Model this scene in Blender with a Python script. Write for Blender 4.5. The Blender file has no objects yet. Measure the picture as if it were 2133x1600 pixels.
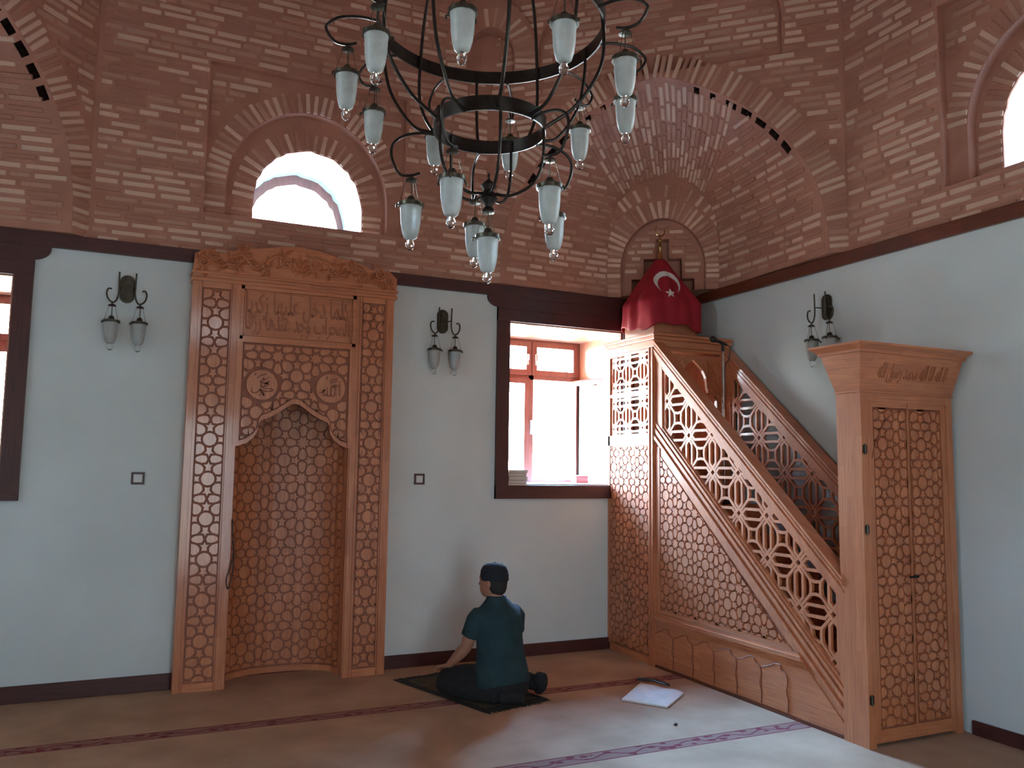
import bpy, bmesh, math, random
from mathutils import Vector, Matrix
random.seed(7)
sc = bpy.context.scene
C = sc.collection
PI = math.pi
V = Vector

# ------------------------------------------------------------------ camera, sky, exposure
CAM = V((0.0, -6.147, 1.5)); FOC = 1740.0
YAW, PITCH, ROLL = .43745, .09907, .01364
F_ = V((math.sin(YAW)*math.cos(PITCH), math.cos(YAW)*math.cos(PITCH), math.sin(PITCH)))
R_ = V((math.cos(YAW), -math.sin(YAW), 0)); U_ = R_.cross(F_)
R_, U_ = (math.cos(ROLL)*R_ + math.sin(ROLL)*U_), (-math.sin(ROLL)*R_ + math.cos(ROLL)*U_)
cam = bpy.data.objects.new('camera', bpy.data.cameras.new('camera')); C.objects.link(cam)
m = Matrix((R_, U_, -F_)).transposed().to_4x4(); m.translation = CAM
cam.matrix_world = m
cam.data.sensor_width = 36; cam.data.lens = 36*FOC/2133; cam.data.clip_start = .05
sc.camera = cam
sc.view_settings.view_transform = 'Standard'; sc.view_settings.look = 'None'
sc.view_settings.gamma = 1; sc.view_settings.use_curve_mapping = False
sc.view_settings.exposure = 1.98
sc.cycles.max_bounces = 7; sc.cycles.diffuse_bounces = 5; sc.cycles.glossy_bounces = 3
sc.cycles.transmission_bounces = 4; sc.cycles.transparent_max_bounces = 10
sc.cycles.caustics_reflective = False; sc.cycles.caustics_refractive = False
sc.cycles.sample_clamp_indirect = 16
world = bpy.data.worlds.new('sky'); sc.world = world; world.use_nodes = True
nt = world.node_tree; nt.nodes.clear()
SKY = 8.0
tc = nt.nodes.new('ShaderNodeTexCoord'); sp = nt.nodes.new('ShaderNodeSeparateXYZ')
rmp = nt.nodes.new('ShaderNodeValToRGB'); bg = nt.nodes.new('ShaderNodeBackground'); wo = nt.nodes.new('ShaderNodeOutputWorld')
mr = nt.nodes.new('ShaderNodeMapRange'); mr.inputs[1].default_value = -1; mr.inputs[2].default_value = 1
nt.links.new(tc.outputs['Generated'], sp.inputs[0]); nt.links.new(sp.outputs[2], mr.inputs[0]); nt.links.new(mr.outputs[0], rmp.inputs[0])
e = rmp.color_ramp.elements
e[0].position = .44; e[0].color = (.50, .52, .50, 1); e[1].position = .52; e[1].color = (.86, .99, 1.06, 1)
x = rmp.color_ramp.elements.new(.63); x.color = (.86, 1.02, 1.12, 1)
x = rmp.color_ramp.elements.new(.80); x.color = (1.3, 3.1, 5.9, 1)
x = rmp.color_ramp.elements.new(1.0); x.color = (.9, 1.7, 3.0, 1)
# the sun stands behind haze on the far (+y) side, so that half of the sky is brighter
sun_side = nt.nodes.new('ShaderNodeMapRange'); sun_side.inputs[1].default_value = -1; sun_side.inputs[2].default_value = 1
sun_side.inputs[3].default_value = SKY*.32; sun_side.inputs[4].default_value = SKY*2.9
nt.links.new(sp.outputs[1], sun_side.inputs[0]); nt.links.new(sun_side.outputs[0], bg.inputs[1])
nt.links.new(rmp.outputs[0], bg.inputs[0]); nt.links.new(bg.outputs[0], wo.inputs[0])

def portal(loc, direction, w, h):
    l = bpy.data.lights.new('sky_portal', 'AREA'); l.shape = 'RECTANGLE'; l.size = w; l.size_y = h; l.cycles.is_portal = True
    o = bpy.data.objects.new('sky_portal', l); C.objects.link(o); o.location = loc
    o.rotation_euler = V(direction).to_track_quat('-Z', 'Z').to_euler()

# ------------------------------------------------------------------ room numbers
XR, XL, YR = 4.565, -2.205, -6.77
CX, CY = 1.18, -3.385
ZT = 2.98; ZTOP = 5.6; WT = .8

# ------------------------------------------------------------------ materials
def N(t, k, **kw):
    n = t.nodes.new(k)
    for a, b in kw.items(): setattr(n, a, b)
    return n
def principled(name, col, rough=.6, metal=0, **kw):
    mt = bpy.data.materials.new(name); mt.use_nodes = True
    b = mt.node_tree.nodes['Principled BSDF']
    b.inputs['Base Color'].default_value = (*col, 1); b.inputs['Roughness'].default_value = rough; b.inputs['Metallic'].default_value = metal
    for k, v in kw.items(): b.inputs[k].default_value = v
    return mt, mt.node_tree, b
def noisy(name, c1, c2, rough=.6, scale=8, sv=(1,1,1), detail=4, bump=0, bscale=None, lo=.35, hi=.65, metal=0, **kw):
    mt, t, b = principled(name, c1, rough, metal, **kw)
    tc = N(t, 'ShaderNodeTexCoord'); mp = N(t, 'ShaderNodeMapping'); mp.inputs['Scale'].default_value = sv
    t.links.new(tc.outputs['Object'], mp.inputs[0])
    no = N(t, 'ShaderNodeTexNoise'); no.inputs['Scale'].default_value = scale; no.inputs['Detail'].default_value = detail
    t.links.new(mp.outputs[0], no.inputs['Vector'])
    r = N(t, 'ShaderNodeValToRGB'); r.color_ramp.elements[0].position = lo; r.color_ramp.elements[1].position = hi
    r.color_ramp.elements[0].color = (*c1, 1); r.color_ramp.elements[1].color = (*c2, 1)
    t.links.new(no.outputs['Fac'], r.inputs[0]); t.links.new(r.outputs[0], b.inputs['Base Color'])
    if bump:
        n2 = N(t, 'ShaderNodeTexNoise'); n2.inputs['Scale'].default_value = bscale or scale*4; t.links.new(mp.outputs[0], n2.inputs['Vector'])
        bp = N(t, 'ShaderNodeBump'); bp.inputs['Strength'].default_value = bump; bp.inputs['Distance'].default_value = .01
        t.links.new(n2.outputs['Fac'], bp.inputs['Height']); t.links.new(bp.outputs[0], b.inputs['Normal'])
    return mt
def wood(name, a, b_, c, rough=.5, horiz=False, strip=.045, coat=.6):
    """finger-jointed softwood: staves of slightly different tone, long fine grain"""
    mt, t, b = principled(name, a, rough); b.inputs['Coat Weight'].default_value = coat; b.inputs['Coat Roughness'].default_value = .12
    tc = N(t, 'ShaderNodeTexCoord'); s = N(t, 'ShaderNodeSeparateXYZ'); t.links.new(tc.outputs['Object'], s.inputs[0])
    ad = N(t, 'ShaderNodeMath', operation='ADD'); t.links.new(s.outputs[0], ad.inputs[0]); t.links.new(s.outputs[1], ad.inputs[1])
    cb = N(t, 'ShaderNodeCombineXYZ')
    if horiz: t.links.new(ad.outputs[0], cb.inputs[0]); t.links.new(s.outputs[2], cb.inputs[1])
    else: t.links.new(s.outputs[2], cb.inputs[0]); t.links.new(ad.outputs[0], cb.inputs[1])
    br = N(t, 'ShaderNodeTexBrick'); br.inputs['Scale'].default_value = 1; br.inputs['Mortar Size'].default_value = 0
    br.inputs['Brick Width'].default_value = .34; br.inputs['Row Height'].default_value = strip; br.inputs['Bias'].default_value = 0
    br.inputs['Color1'].default_value = (*a, 1); br.inputs['Color2'].default_value = (*b_, 1)
    t.links.new(cb.outputs[0], br.inputs['Vector'])
    mp = N(t, 'ShaderNodeMapping'); mp.inputs['Scale'].default_value = (2.2, 38, 1); t.links.new(cb.outputs[0], mp.inputs[0])
    no = N(t, 'ShaderNodeTexNoise'); no.inputs['Scale'].default_value = 2.2; no.inputs['Detail'].default_value = 5; t.links.new(mp.outputs[0], no.inputs['Vector'])
    rr = N(t, 'ShaderNodeMapRange'); rr.inputs[1].default_value = .42; rr.inputs[2].default_value = .75; rr.inputs[3].default_value = 0; rr.inputs[4].default_value = .75
    t.links.new(no.outputs['Fac'], rr.inputs[0])
    mx = N(t, 'ShaderNodeMix', data_type='RGBA'); t.links.new(rr.outputs[0], mx.inputs[0]); t.links.new(br.outputs['Color'], mx.inputs[6]); mx.inputs[7].default_value = (*c, 1)
    t.links.new(mx.outputs[2], b.inputs['Base Color'])
    return mt
def glassmat(name, tint=(1, 1, 1)):
    mt = bpy.data.materials.new(name); mt.use_nodes = True; t = mt.node_tree; t.nodes.clear()
    tr = N(t, 'ShaderNodeBsdfTransparent'); tr.inputs[0].default_value = (*tint, 1); gl = N(t, 'ShaderNodeBsdfGlossy'); gl.inputs['Roughness'].default_value = .02
    fr = N(t, 'ShaderNodeFresnel'); fr.inputs[0].default_value = 1.5; mx = N(t, 'ShaderNodeMixShader'); o = N(t, 'ShaderNodeOutputMaterial')
    t.links.new(fr.outputs[0], mx.inputs[0]); t.links.new(tr.outputs[0], mx.inputs[1]); t.links.new(gl.outputs[0], mx.inputs[2]); t.links.new(mx.outputs[0], o.inputs[0])
    return mt
M = {}
M['wood'] = wood('golden_pine', (.60, .222, .096), (.49, .165, .068), (.35, .106, .043))
M['wood_h'] = wood('golden_pine_flat', (.60, .222, .096), (.49, .165, .068), (.35, .106, .043), horiz=True)
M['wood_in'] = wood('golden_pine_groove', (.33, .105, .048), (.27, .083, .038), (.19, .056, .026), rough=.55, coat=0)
M['wood_mid'] = wood('golden_pine_incised', (.42, .145, .066), (.36, .118, .053), (.26, .078, .034), rough=.5, coat=0)
M['dark'] = wood('dark_stained_wood', (.085, .022, .018), (.065, .018, .015), (.035, .010, .009), rough=.45, horiz=True, strip=.4, coat=.05)
M['darkv'] = wood('dark_stained_upright', (.085, .022, .018), (.065, .018, .015), (.035, .010, .009), rough=.45, strip=.4, coat=.05)
M['red'] = wood('red_stained_wood', (.17, .04, .016), (.13, .032, .013), (.06, .015, .008), rough=.4, horiz=True, strip=.4, coat=.1)
M['light'] = wood('pale_pine', (.70, .36, .22), (.64, .32, .19), (.5, .22, .12), rough=.4)
M['plaster'] = noisy('cream_plaster', (.60, .66, .65), (.66, .72, .71), .9, scale=1.6, bump=.12, bscale=60)
M['mortar'] = noisy('red_mortar', (.40, .185, .125), (.48, .23, .16), .95, scale=5, bump=.5, bscale=30)
M['b1'] = noisy('pale_brick', (.68, .44, .32), (.76, .52, .39), .9, scale=14, bump=.4, bscale=60)
M['b2'] = noisy('pink_brick', (.50, .27, .185), (.58, .33, .235), .9, scale=14, bump=.4, bscale=60)
M['b3'] = noisy('red_brick', (.42, .20, .135), (.48, .235, .165), .9, scale=14, bump=.4, bscale=60)
M['iron'] = noisy('blackened_iron', (.018, .016, .015), (.035, .028, .022), .38, scale=20, metal=.7)
M['bronze'] = noisy('aged_bronze', (.05, .045, .035), (.09, .08, .055), .4, scale=25, metal=.8)
M['brass'] = principled('brass', (.55, .38, .16), .25, 1)[0]
M['pane'] = glassmat('window_glass', (.97, .98, .98))
M['bulb'] = principled('clear_glass', (.95, .97, .97), .03, 0, **{'Transmission Weight': 1.0, 'IOR': 1.45})[0]
M['frost'] = noisy('frosted_glass', (.42, .45, .43), (.50, .53, .51), .45, scale=30, **{'Subsurface Weight': 0.0, 'Transmission Weight': .25})
M['shirt'] = noisy('teal_cotton', (.006, .028, .036), (.010, .040, .048), .85, scale=12, bump=.8, bscale=11)
M['trousers'] = noisy('black_cloth', (.006, .006, .008), (.011, .011, .013), .9, scale=20)
M['cap'] = noisy('navy_knit', (.006, .008, .013), (.012, .014, .02), .9, scale=60)
M['skin'] = noisy('skin', (.34, .16, .10), (.40, .19, .12), .55, scale=9)
M['hair'] = noisy('dark_hair', (.01, .009, .009), (.02, .017, .015), .8, scale=80)
M['flagred'] = noisy('red_flag_cloth', (.30, .006, .016), (.36, .009, .022), .75, scale=9)
M['white'] = noisy('white_cloth', (.66, .64, .60), (.76, .74, .70), .8, scale=12)
M['offwhite'] = principled('white_plastic', (.68, .68, .66), .4)[0]
M['rubber'] = principled('black_plastic', (.012, .012, .013), .45)[0]
M['rug'] = noisy('olive_rug', (.035, .028, .014), (.075, .058, .028), .95, scale=26, bump=.5)
M['rugdark'] = noisy('dark_rug_border', (.012, .011, .008), (.022, .018, .012), .95, scale=40)
M['paper'] = principled('paper', (.6, .58, .52), .8)[0]
M['bookc'] = noisy('book_cover', (.2, .16, .15), (.3, .24, .22), .6, scale=5)
M['boxred'] = principled('red_box', (.35, .09, .08), .6)[0]
M['void'] = principled('dark_hollow', (.05, .018, .012), .95)[0]
# carpet: beige pile with woven flowered stripes every prayer row (flat print)
def carpet():
    mt, t, b = principled('beige_carpet', (.4, .3, .2), .95)
    b.inputs['Specular IOR Level'].default_value = .25; b.inputs['Sheen Weight'].default_value = .04; b.inputs['Sheen Roughness'].default_value = .4
    tc = N(t, 'ShaderNodeTexCoord'); s = N(t, 'ShaderNodeSeparateXYZ'); t.links.new(tc.outputs['Object'], s.inputs[0])
    no = N(t, 'ShaderNodeTexNoise'); no.inputs['Scale'].default_value = 2.5; no.inputs['Detail'].default_value = 6; t.links.new(tc.outputs['Object'], no.inputs['Vector'])
    r = N(t, 'ShaderNodeValToRGB'); r.color_ramp.elements[0].position = .35; r.color_ramp.elements[1].position = .65
    r.color_ramp.elements[0].color = (.36, .21, .125, 1); r.color_ramp.elements[1].color = (.47, .29, .18, 1); t.links.new(no.outputs['Fac'], r.inputs[0])
    def math_(op, a, bb, clamp=False):
        n = N(t, 'ShaderNodeMath', operation=op); n.use_clamp = clamp
        for i, q in enumerate((a, bb)):
            if isinstance(q, (int, float)): n.inputs[i].default_value = q
            elif q is not None: t.links.new(q, n.inputs[i])
        return n.outputs[0]
    # distance to the nearest stripe centre: y = -1.0 - 1.235 k
    q = math_('DIVIDE', math_('ADD', s.outputs[1], 1.0), 1.235)
    d = math_('MULTIPLY', math_('ABSOLUTE', math_('SUBTRACT', q, math_('ROUND', q, None)), None), 1.235)
    band = math_('LESS_THAN', d, .062); edge = math_('GREATER_THAN', d, .052)
    # vine: sine stem and leaf blobs
    stem = math_('MULTIPLY', math_('SINE', math_('MULTIPLY', s.outputs[0], 24.0), None), .022)
    dy = math_('SUBTRACT', math_('MULTIPLY', math_('SUBTRACT', q, math_('ROUND', q, None)), 1.235), stem)
    st = math_('LESS_THAN', math_('ABSOLUTE', dy, None), .006)
    mp = N(t, 'ShaderNodeMapping'); mp.inputs['Scale'].default_value = (13, 22, 0); t.links.new(tc.outputs['Object'], mp.inputs[0])
    vo = N(t, 'ShaderNodeTexVoronoi'); vo.inputs['Scale'].default_value = 1; vo.inputs['Randomness'].default_value = .75; t.links.new(mp.outputs[0], vo.inputs['Vector'])
    leaf = math_('LESS_THAN', vo.outputs['Distance'], .36)
    fl = math_('MAXIMUM', math_('MAXIMUM', leaf, st), edge)
    c1 = N(t, 'ShaderNodeMix', data_type='RGBA'); c1.inputs[6].default_value = (.25, .115, .085, 1); c1.inputs[7].default_value = (.17, .012, .016, 1); t.links.new(fl, c1.inputs[0])
    c2 = N(t, 'ShaderNodeMix', data_type='RGBA'); t.links.new(band, c2.inputs[0]); t.links.new(r.outputs[0], c2.inputs[6]); t.links.new(c1.outputs[2], c2.inputs[7])
    t.links.new(c2.outputs[2], b.inputs['Base Color'])
    n2 = N(t, 'ShaderNodeTexNoise'); n2.inputs['Scale'].default_value = 140; t.links.new(tc.outputs['Object'], n2.inputs['Vector'])
    bp = N(t, 'ShaderNodeBump'); bp.inputs['Strength'].default_value = .4; bp.inputs['Distance'].default_value = .01
    t.links.new(n2.outputs['Fac'], bp.inputs['Height']); t.links.new(bp.outputs[0], b.inputs['Normal'])
    return mt
M['carpet'] = carpet()

# ------------------------------------------------------------------ mesh helpers
class MB:
    def __init__(s): s.v = []; s.f = []; s.mi = []; s.mats = []
    def mat(s, m):
        if m not in s.mats: s.mats.append(m)
        return s.mats.index(m)
    def add(s, vs, fs, m=None):
        b = len(s.v); k = s.mat(m) if m else 0
        s.v += [tuple(p) for p in vs]
        for f in fs: s.f.append(tuple(b+i for i in f)); s.mi.append(k)
    def box(s, x0, x1, y0, y1, z0, z1, m=None, bev=0):
        if bev:
            b = bev; vs = []; 
            for z, bb in ((z0, b), (z0+b, 0), (z1-b, 0), (z1, b)):
                vs += [(x0+bb, y0+bb, z), (x1-bb, y0+bb, z), (x1-bb, y1-bb, z), (x0+bb, y1-bb, z)]
            fs = [(3, 2, 1, 0), (12, 13, 14, 15)]
            for k in range(3):
                for i in range(4): j = (i+1) % 4; fs.append((4*k+i, 4*k+j, 4*k+4+j, 4*k+4+i))
            s.add(vs, fs, m); return
        s.add([(x0,y0,z0),(x1,y0,z0),(x1,y1,z0),(x0,y1,z0),(x0,y0,z1),(x1,y0,z1),(x1,y1,z1),(x0,y1,z1)],
              [(3,2,1,0),(4,5,6,7),(0,1,5,4),(1,2,6,5),(2,3,7,6),(3,0,4,7)], m)
    def prism(s, poly, P, w0, w1, m=None, caps=True):
        """poly in (u,v), extruded from depth w0 to w1 through mapping P(u,v,w)"""
        n = len(poly); vs = [P(u, v, w0) for u, v in poly] + [P(u, v, w1) for u, v in poly]
        fs = [(i, (i+1) % n, n+(i+1) % n, n+i) for i in range(n)]
        if caps: fs += [tuple(range(n))[::-1], tuple(range(n, 2*n))]
        s.add(vs, fs, m)
    def tube(s, pts, r, m=None, n=8, cap=True, radii=None):
        pts = [V(p) for p in pts]; k = len(pts); vs = []; fs = []
        t0 = (pts[1]-pts[0]).normalized(); up = V((0, 0, 1)) if abs(t0.z) < .9 else V((1, 0, 0))
        a = t0.cross(up).normalized(); 
        for i, p in enumerate(pts):
            t = (pts[min(i+1, k-1)]-pts[max(i-1, 0)]).normalized()
            a = (a - t*a.dot(t)).normalized(); b = t.cross(a)
            rr = radii[i] if radii else r
            for j in range(n):
                an = 2*PI*j/n; vs.append(p + a*math.cos(an)*rr + b*math.sin(an)*rr)
        for i in range(k-1):
            for j in range(n): fs.append((i*n+j, i*n+(j+1) % n, (i+1)*n+(j+1) % n, (i+1)*n+j))
        if cap: fs += [tuple(range(n))[::-1], tuple((k-1)*n+j for j in range(n))]
        s.add(vs, fs, m)
    def lathe(s, prof, c=(0, 0, 0), n=20, m=None, cap=True):
        vs = []; fs = []; c = V(c)
        for r, z in prof:
            for j in range(n): a = 2*PI*j/n; vs.append(c + V((r*math.cos(a), r*math.sin(a), z)))
        for i in range(len(prof)-1):
            for j in range(n): fs.append((i*n+j, i*n+(j+1) % n, (i+1)*n+(j+1) % n, (i+1)*n+j))
        if cap and prof[0] != prof[-1] and prof[0][0] > 1e-4: fs.append(tuple(range(n))[::-1])
        if prof[0] != prof[-1] and prof[-1][0] > 1e-4: fs.append(tuple((len(prof)-1)*n+j for j in range(n)))
        s.add(vs, fs, m)
    def loft(s, rings, m=None, n=20):
        """rings: (centre, axis a * half width, axis b * half depth)"""
        vs = []; fs = []
        for c, a, b in rings:
            for j in range(n): t = 2*PI*j/n; vs.append(V(c)+V(a)*math.cos(t)+V(b)*math.sin(t))
        for i in range(len(rings)-1):
            for j in range(n): fs.append((i*n+j, i*n+(j+1) % n, (i+1)*n+(j+1) % n, (i+1)*n+j))
        fs += [tuple(range(n))[::-1], tuple((len(rings)-1)*n+j for j in range(n))]
        s.add(vs, fs, m)
    def build(s, name, mat=None, parent=None, smooth=False, fix=True):
        me = bpy.data.meshes.new(name); me.from_pydata(s.v, [], s.f)
        ms = s.mats or [mat]
        for q in ms: me.materials.append(M[q] if isinstance(q, str) else q)
        if len(ms) > 1: me.polygons.foreach_set('material_index', s.mi)
        if fix:
            bm = bmesh.new(); bm.from_mesh(me); bmesh.ops.recalc_face_normals(bm, faces=bm.faces); bm.to_mesh(me); bm.free()
        if smooth: me.polygons.foreach_set('use_smooth', [True]*len(me.polygons))
        me.update()
        o = bpy.data.objects.new(name, me); C.objects.link(o)
        if parent: put(o, parent)
        return o
def put(o, parent):
    o.parent = parent; o.matrix_parent_inverse = WI(parent)
INV = {}
def WI(p):
    m = p.matrix_basis if p.parent is None else (world_of(p))
    return m.inverted()
def world_of(p):
    return p.matrix_basis if p.parent is None else world_of(p.parent) @ p.matrix_parent_inverse @ p.matrix_basis
def tag(o, label, cat, group=None):
    o['label'] = label; o['category'] = cat
    if group: o['group'] = group
    return o
def struct(o): o['kind'] = 'structure'; return o
def thing(name, loc, label, cat, group=None):
    o = bpy.data.objects.new(name, None); C.objects.link(o); o.location = loc; o.empty_display_size = .1
    return tag(o, label, cat, group)
def smooth_flat(o, ang=35):
    me = o.data; me.polygons.foreach_set('use_smooth', [True]*len(me.polygons))
    try: me.set_sharp_from_angle(angle=math.radians(ang))
    except Exception: pass
def bez(pts, n=8):
    """Catmull-Rom through points"""
    P = [V(p) for p in pts]; P = [2*P[0]-P[1]] + P + [2*P[-1]-P[-2]]; out = []
    for i in range(1, len(P)-2):
        for k in range(n):
            t = k/n; a, b, c, d = P[i-1], P[i], P[i+1], P[i+2]
            out.append(.5*((2*b)+(c-a)*t+(2*a-5*b+4*c-d)*t*t+(3*b-a-3*c+d)*t**3))
    out.append(P[-2]); return out
def project(p):
    d = V(p)-CAM; z = d.dot(F_)
    if z < .1: return None
    return 1066.5+FOC*d.dot(R_)/z, 800-FOC*d.dot(U_)/z, z

# wall mappings P(u, v, w): u along the wall, v up, w into the wall
PB = lambda u, v, w: (u, w, v)
PR = lambda u, v, w: (XR+w, -u, v)
PL = lambda u, v, w: (XL-w, -u, v)
PF = lambda u, v, w: (u, YR-w, v)

def grid_wall(mb, P, u0, u1, v0, v1, holes, w0, w1, m):
    us = sorted({u0, u1, *[h[0] for h in holes], *[h[1] for h in holes]}); vs = sorted({v0, v1, *[h[2] for h in holes], *[h[3] for h in holes]})
    us = [u for u in us if u0 <= u <= u1]; vs = [v for v in vs if v0 <= v <= v1]
    for i in range(len(us)-1):
        for j in range(len(vs)-1):
            a, b, c, d = us[i], us[i+1], vs[j], vs[j+1]
            if any(h[0] <= a and b <= h[1] and h[2] <= c and d <= h[3] for h in holes): continue
            for w in (w0, w1): mb.add([P(a, c, w), P(b, c, w), P(b, d, w), P(a, d, w)], [(0, 1, 2, 3)], m)
    for h in holes:
        a, b, c, d = h[:4]
        for (p, q) in (((a, c), (a, d)), ((b, c), (b, d)), ((a, d), (b, d))) if c <= 0 else (((a, c), (a, d)), ((b, c), (b, d)), ((a, c), (b, c)), ((a, d), (b, d))):
            mb.add([P(*p, w0), P(*q, w0), P(*q, w1), P(*p, w1)], [(0, 1, 2, 3)], m)
    for (p, q) in (((u0, v0), (u0, v1)), ((u1, v0), (u1, v1))):
        mb.add([P(*p, w0), P(*q, w0), P(*q, w1), P(*p, w1)], [(0, 1, 2, 3)], m)
def arch(cx, hw, v0, vs, vt, n=24, p=2.0, wob=0):
    pts = [(cx-hw, v0), (cx-hw, (v0+vs)/2)]
    for i in range(n+1):
        t = PI - PI*i/n; c, s_ = math.cos(t), math.sin(t)
        k = wob*random.uniform(-1, 1) if 0 < i < n else 0
        pts.append((cx+(hw+k)*math.copysign(abs(c)**(2/p), c), vs+(vt-vs+k)*s_**(2/p)))
    return pts + [(cx+hw, (v0+vs)/2), (cx+hw, v0)]
def arch_plate(mb, P, u0, u1, v0, v1, A, w, m):
    mb.add([P(u0, v0, w), P(A[0][0], v0, w), P(A[0][0], v1, w), P(u0, v1, w)], [(0, 1, 2, 3)], m)
    mb.add([P(A[-1][0], v0, w), P(u1, v0, w), P(u1, v1, w), P(A[-1][0], v1, w)], [(0, 1, 2, 3)], m)
    for a, b in zip(A, A[1:]):
        if abs(a[0]-b[0]) < 1e-6: continue
        mb.add([P(*a, w), P(*b, w), P(b[0], v1, w), P(a[0], v1, w)], [(0, 1, 2, 3)], m)
    if A[0][1] > v0+1e-6: mb.add([P(A[0][0], v0, w), P(A[-1][0], v0, w), P(*A[-1], w), P(*A[0], w)], [(0, 1, 2, 3)], m)
def arch_reveal(mb, P, A, w0, w1, m, close=True):
    B = A + ([A[0]] if close else [])
    for a, b in zip(B, B[1:]): mb.add([P(*a, w0), P(*b, w0), P(*b, w1), P(*a, w1)], [(0, 1, 2, 3)], m)
def inside_arch(A, u, v, grow=0):
    cx = (A[0][0]+A[-1][0])/2
    if v < A[0][1]-grow: return False
    best = None
    # even-odd test on the closed polygon, grown about its foot centre
    hw = (A[-1][0]-A[0][0])/2; vt = max(p[1] for p in A); v0 = A[0][1]
    su = 1+grow/hw; sv = 1+grow/(vt-v0)
    uu = cx+(u-cx)/su; vv = v0+(v-v0)/sv; n = len(A); c = False
    for i in range(n):
        (x1, y1), (x2, y2) = A[i], A[(i+1) % n]
        if (y1 > vv) != (y2 > vv) and uu < (x2-x1)*(vv-y1)/(y2-y1)+x1: c = not c
    return c

# ------------------------------------------------------------------ bricks
def brick_mesh(bev=.006):
    # unit brick: x -.5..5 (length), y depth 0..1 (into the wall), z -.5...5; bevelled face at y=0 .. built per size class below
    mb = MB(); b = .012
    r = .10
    o = [(-.5+r*.16, -.5), (.5-r*.16, -.5), (.5, -.5+r*1.2), (.5, .5-r*1.2), (.5-r*.16, .5), (-.5+r*.16, .5), (-.5, .5-r*1.2), (-.5, -.5+r*1.2)]
    vs = [(x, 1, z) for x, z in o] + [(x, .35, z) for x, z in o] + [(x*.975, 0, z*.80) for x, z in o]
    fs = []
    for k in (0, 8):
        for i in range(8): j = (i+1) % 8; fs.append((k+i, k+j, k+8+j, k+8+i))
    fs.append(tuple(range(16, 24)))
    mb.add(vs, fs); return mb
BM = brick_mesh()
BRM = []
for k in ('b1', 'b2', 'b3'):
    me = bpy.data.meshes.new('brick'); me.from_pydata(BM.v, [], BM.f); me.materials.append(M[k])
    bm = bmesh.new(); bm.from_mesh(me)
    bmesh.ops.recalc_face_normals(bm, faces=bm.faces); bm.to_mesh(me); bm.free(); BRM.append(me)
def brick_matrix(c, du, dn, L, H, D):
    """du: along; dn: outward into the room; brick face stands proud"""
    du = V(du).normalized(); dn = V(dn); dn = (dn-du*dn.dot(du)).normalized(); dz = du.cross(-dn)
    m = Matrix((du*L, -dn*D, dz*H)).transposed().to_4x4(); m.translation = V(c)
    return m
class Bricks:
    def __init__(s): s.l = []
    def add(s, c, du, dn, L, H, proud=None):
        p = random.uniform(.004, .011) if proud is None else proud
        k = random.choices((0, 1, 2), (.42, .34, .24))[0]
        D = p+.012
        s.l.append((brick_matrix(V(c)+V(dn).normalized()*p, du, dn, L, H*random.uniform(.88, 1.08), D), k, L*H, V(c)))
    def build(s, parent, limit=300, name='brick'):
        def key(b):
            q = project(b[3])
            if q is None: return 0
            vis = -60 < q[0] < 2193 and -60 < q[1] < 1660
            return (b[2]/q[2]**2) * (1 if vis else 0)
        order = sorted(s.l, key=key, reverse=True)
        one = [b for b in order[:limit] if key(b) > 0]; rest = [b for b in order if key(b) == 0] + [b for b in order[limit:] if key(b) > 0]
        for mtx, k, _, _ in one:
            o = bpy.data.objects.new(name, BRM[k]); C.objects.link(o); o.parent = parent; o.matrix_basis = mtx
        if rest:
            mb = MB()
            for mtx, k, _, _ in rest: mb.add([mtx @ V(p) for p in BM.v], BM.f, ('b1', 'b2', 'b3')[k])
            o = mb.build('brickwork', None, parent, fix=False); o['kind'] = 'stuff'
PITCH_B = .0575; BH = .034
def courses(br, P, dn, u0, u1, v0, v1, ok, w, L=.2):
    """running bond in the plane w, keeping only where ok(u, v)"""
    P0 = V(P(0, 0, 0)); du = V(P(1, 0, 0))-P0
    k = int(v0/PITCH_B)+1
    while k*PITCH_B < v1:
        v = k*PITCH_B; u = u0 - random.random()*L
        while u < u1:
            l = L*random.choice((1, 1, .98, 1.04, .9, .62)); a, b = max(u, u0+.005), min(u+l, u1-.005); u += l+random.uniform(.016, .03)
            if b-a < .05: continue
            n = 7; run = []; best = []
            for i in range(n+1):
                q = a+(b-a)*i/n
                if ok(q, v-.012) and ok(q, v+.012): run.append(q)
                else:
                    if len(run) > len(best): best = run
                    run = []
            if len(run) > len(best): best = run
            if len(best) < 2 or best[-1]-best[0] < .05: continue
            a, b = best[0], best[-1]
            vv = v+random.uniform(-.004, .004); tilt = random.uniform(-.012, .012)
            dd = (du + V((0, 0, tilt)))
            br.add(P((a+b)/2, vv, w), dd, dn, b-a, BH)
        k += 1
def radial(br, P, dn, A, w, depth=.19, gap=.006, step=.052, start=2):
    """bricks on end round an arch"""
    pts = [V((a[0], a[1])) for a in A]; cum = [0]
    for a, b in zip(pts, pts[1:]): cum.append(cum[-1]+(b-a).length)
    s = step*.6
    while s < cum[-1]-step*.3:
        i = max(j for j in range(len(cum)-1) if cum[j] <= s); t = (s-cum[i])/max(1e-6, cum[i+1]-cum[i])
        p = pts[i].lerp(pts[i+1], t); d = (pts[min(i+2, len(pts)-1)]-pts[max(i-1, 0)]).normalized(); nrm = V((-d.y, d.x))
        if i <= 0 or i >= len(pts)-2: nrm = V((-1 if i <= 0 else 1, 0))
        l = depth*random.choice((1, 1, .96, .9)); c = p+nrm*(gap+l/2)
        a3 = V(P(c.x+nrm.x, c.y+nrm.y, w))-V(P(c.x, c.y, w))
        br.add(P(c.x, c.y, w), a3, dn, l, .034)
        s += step
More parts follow.
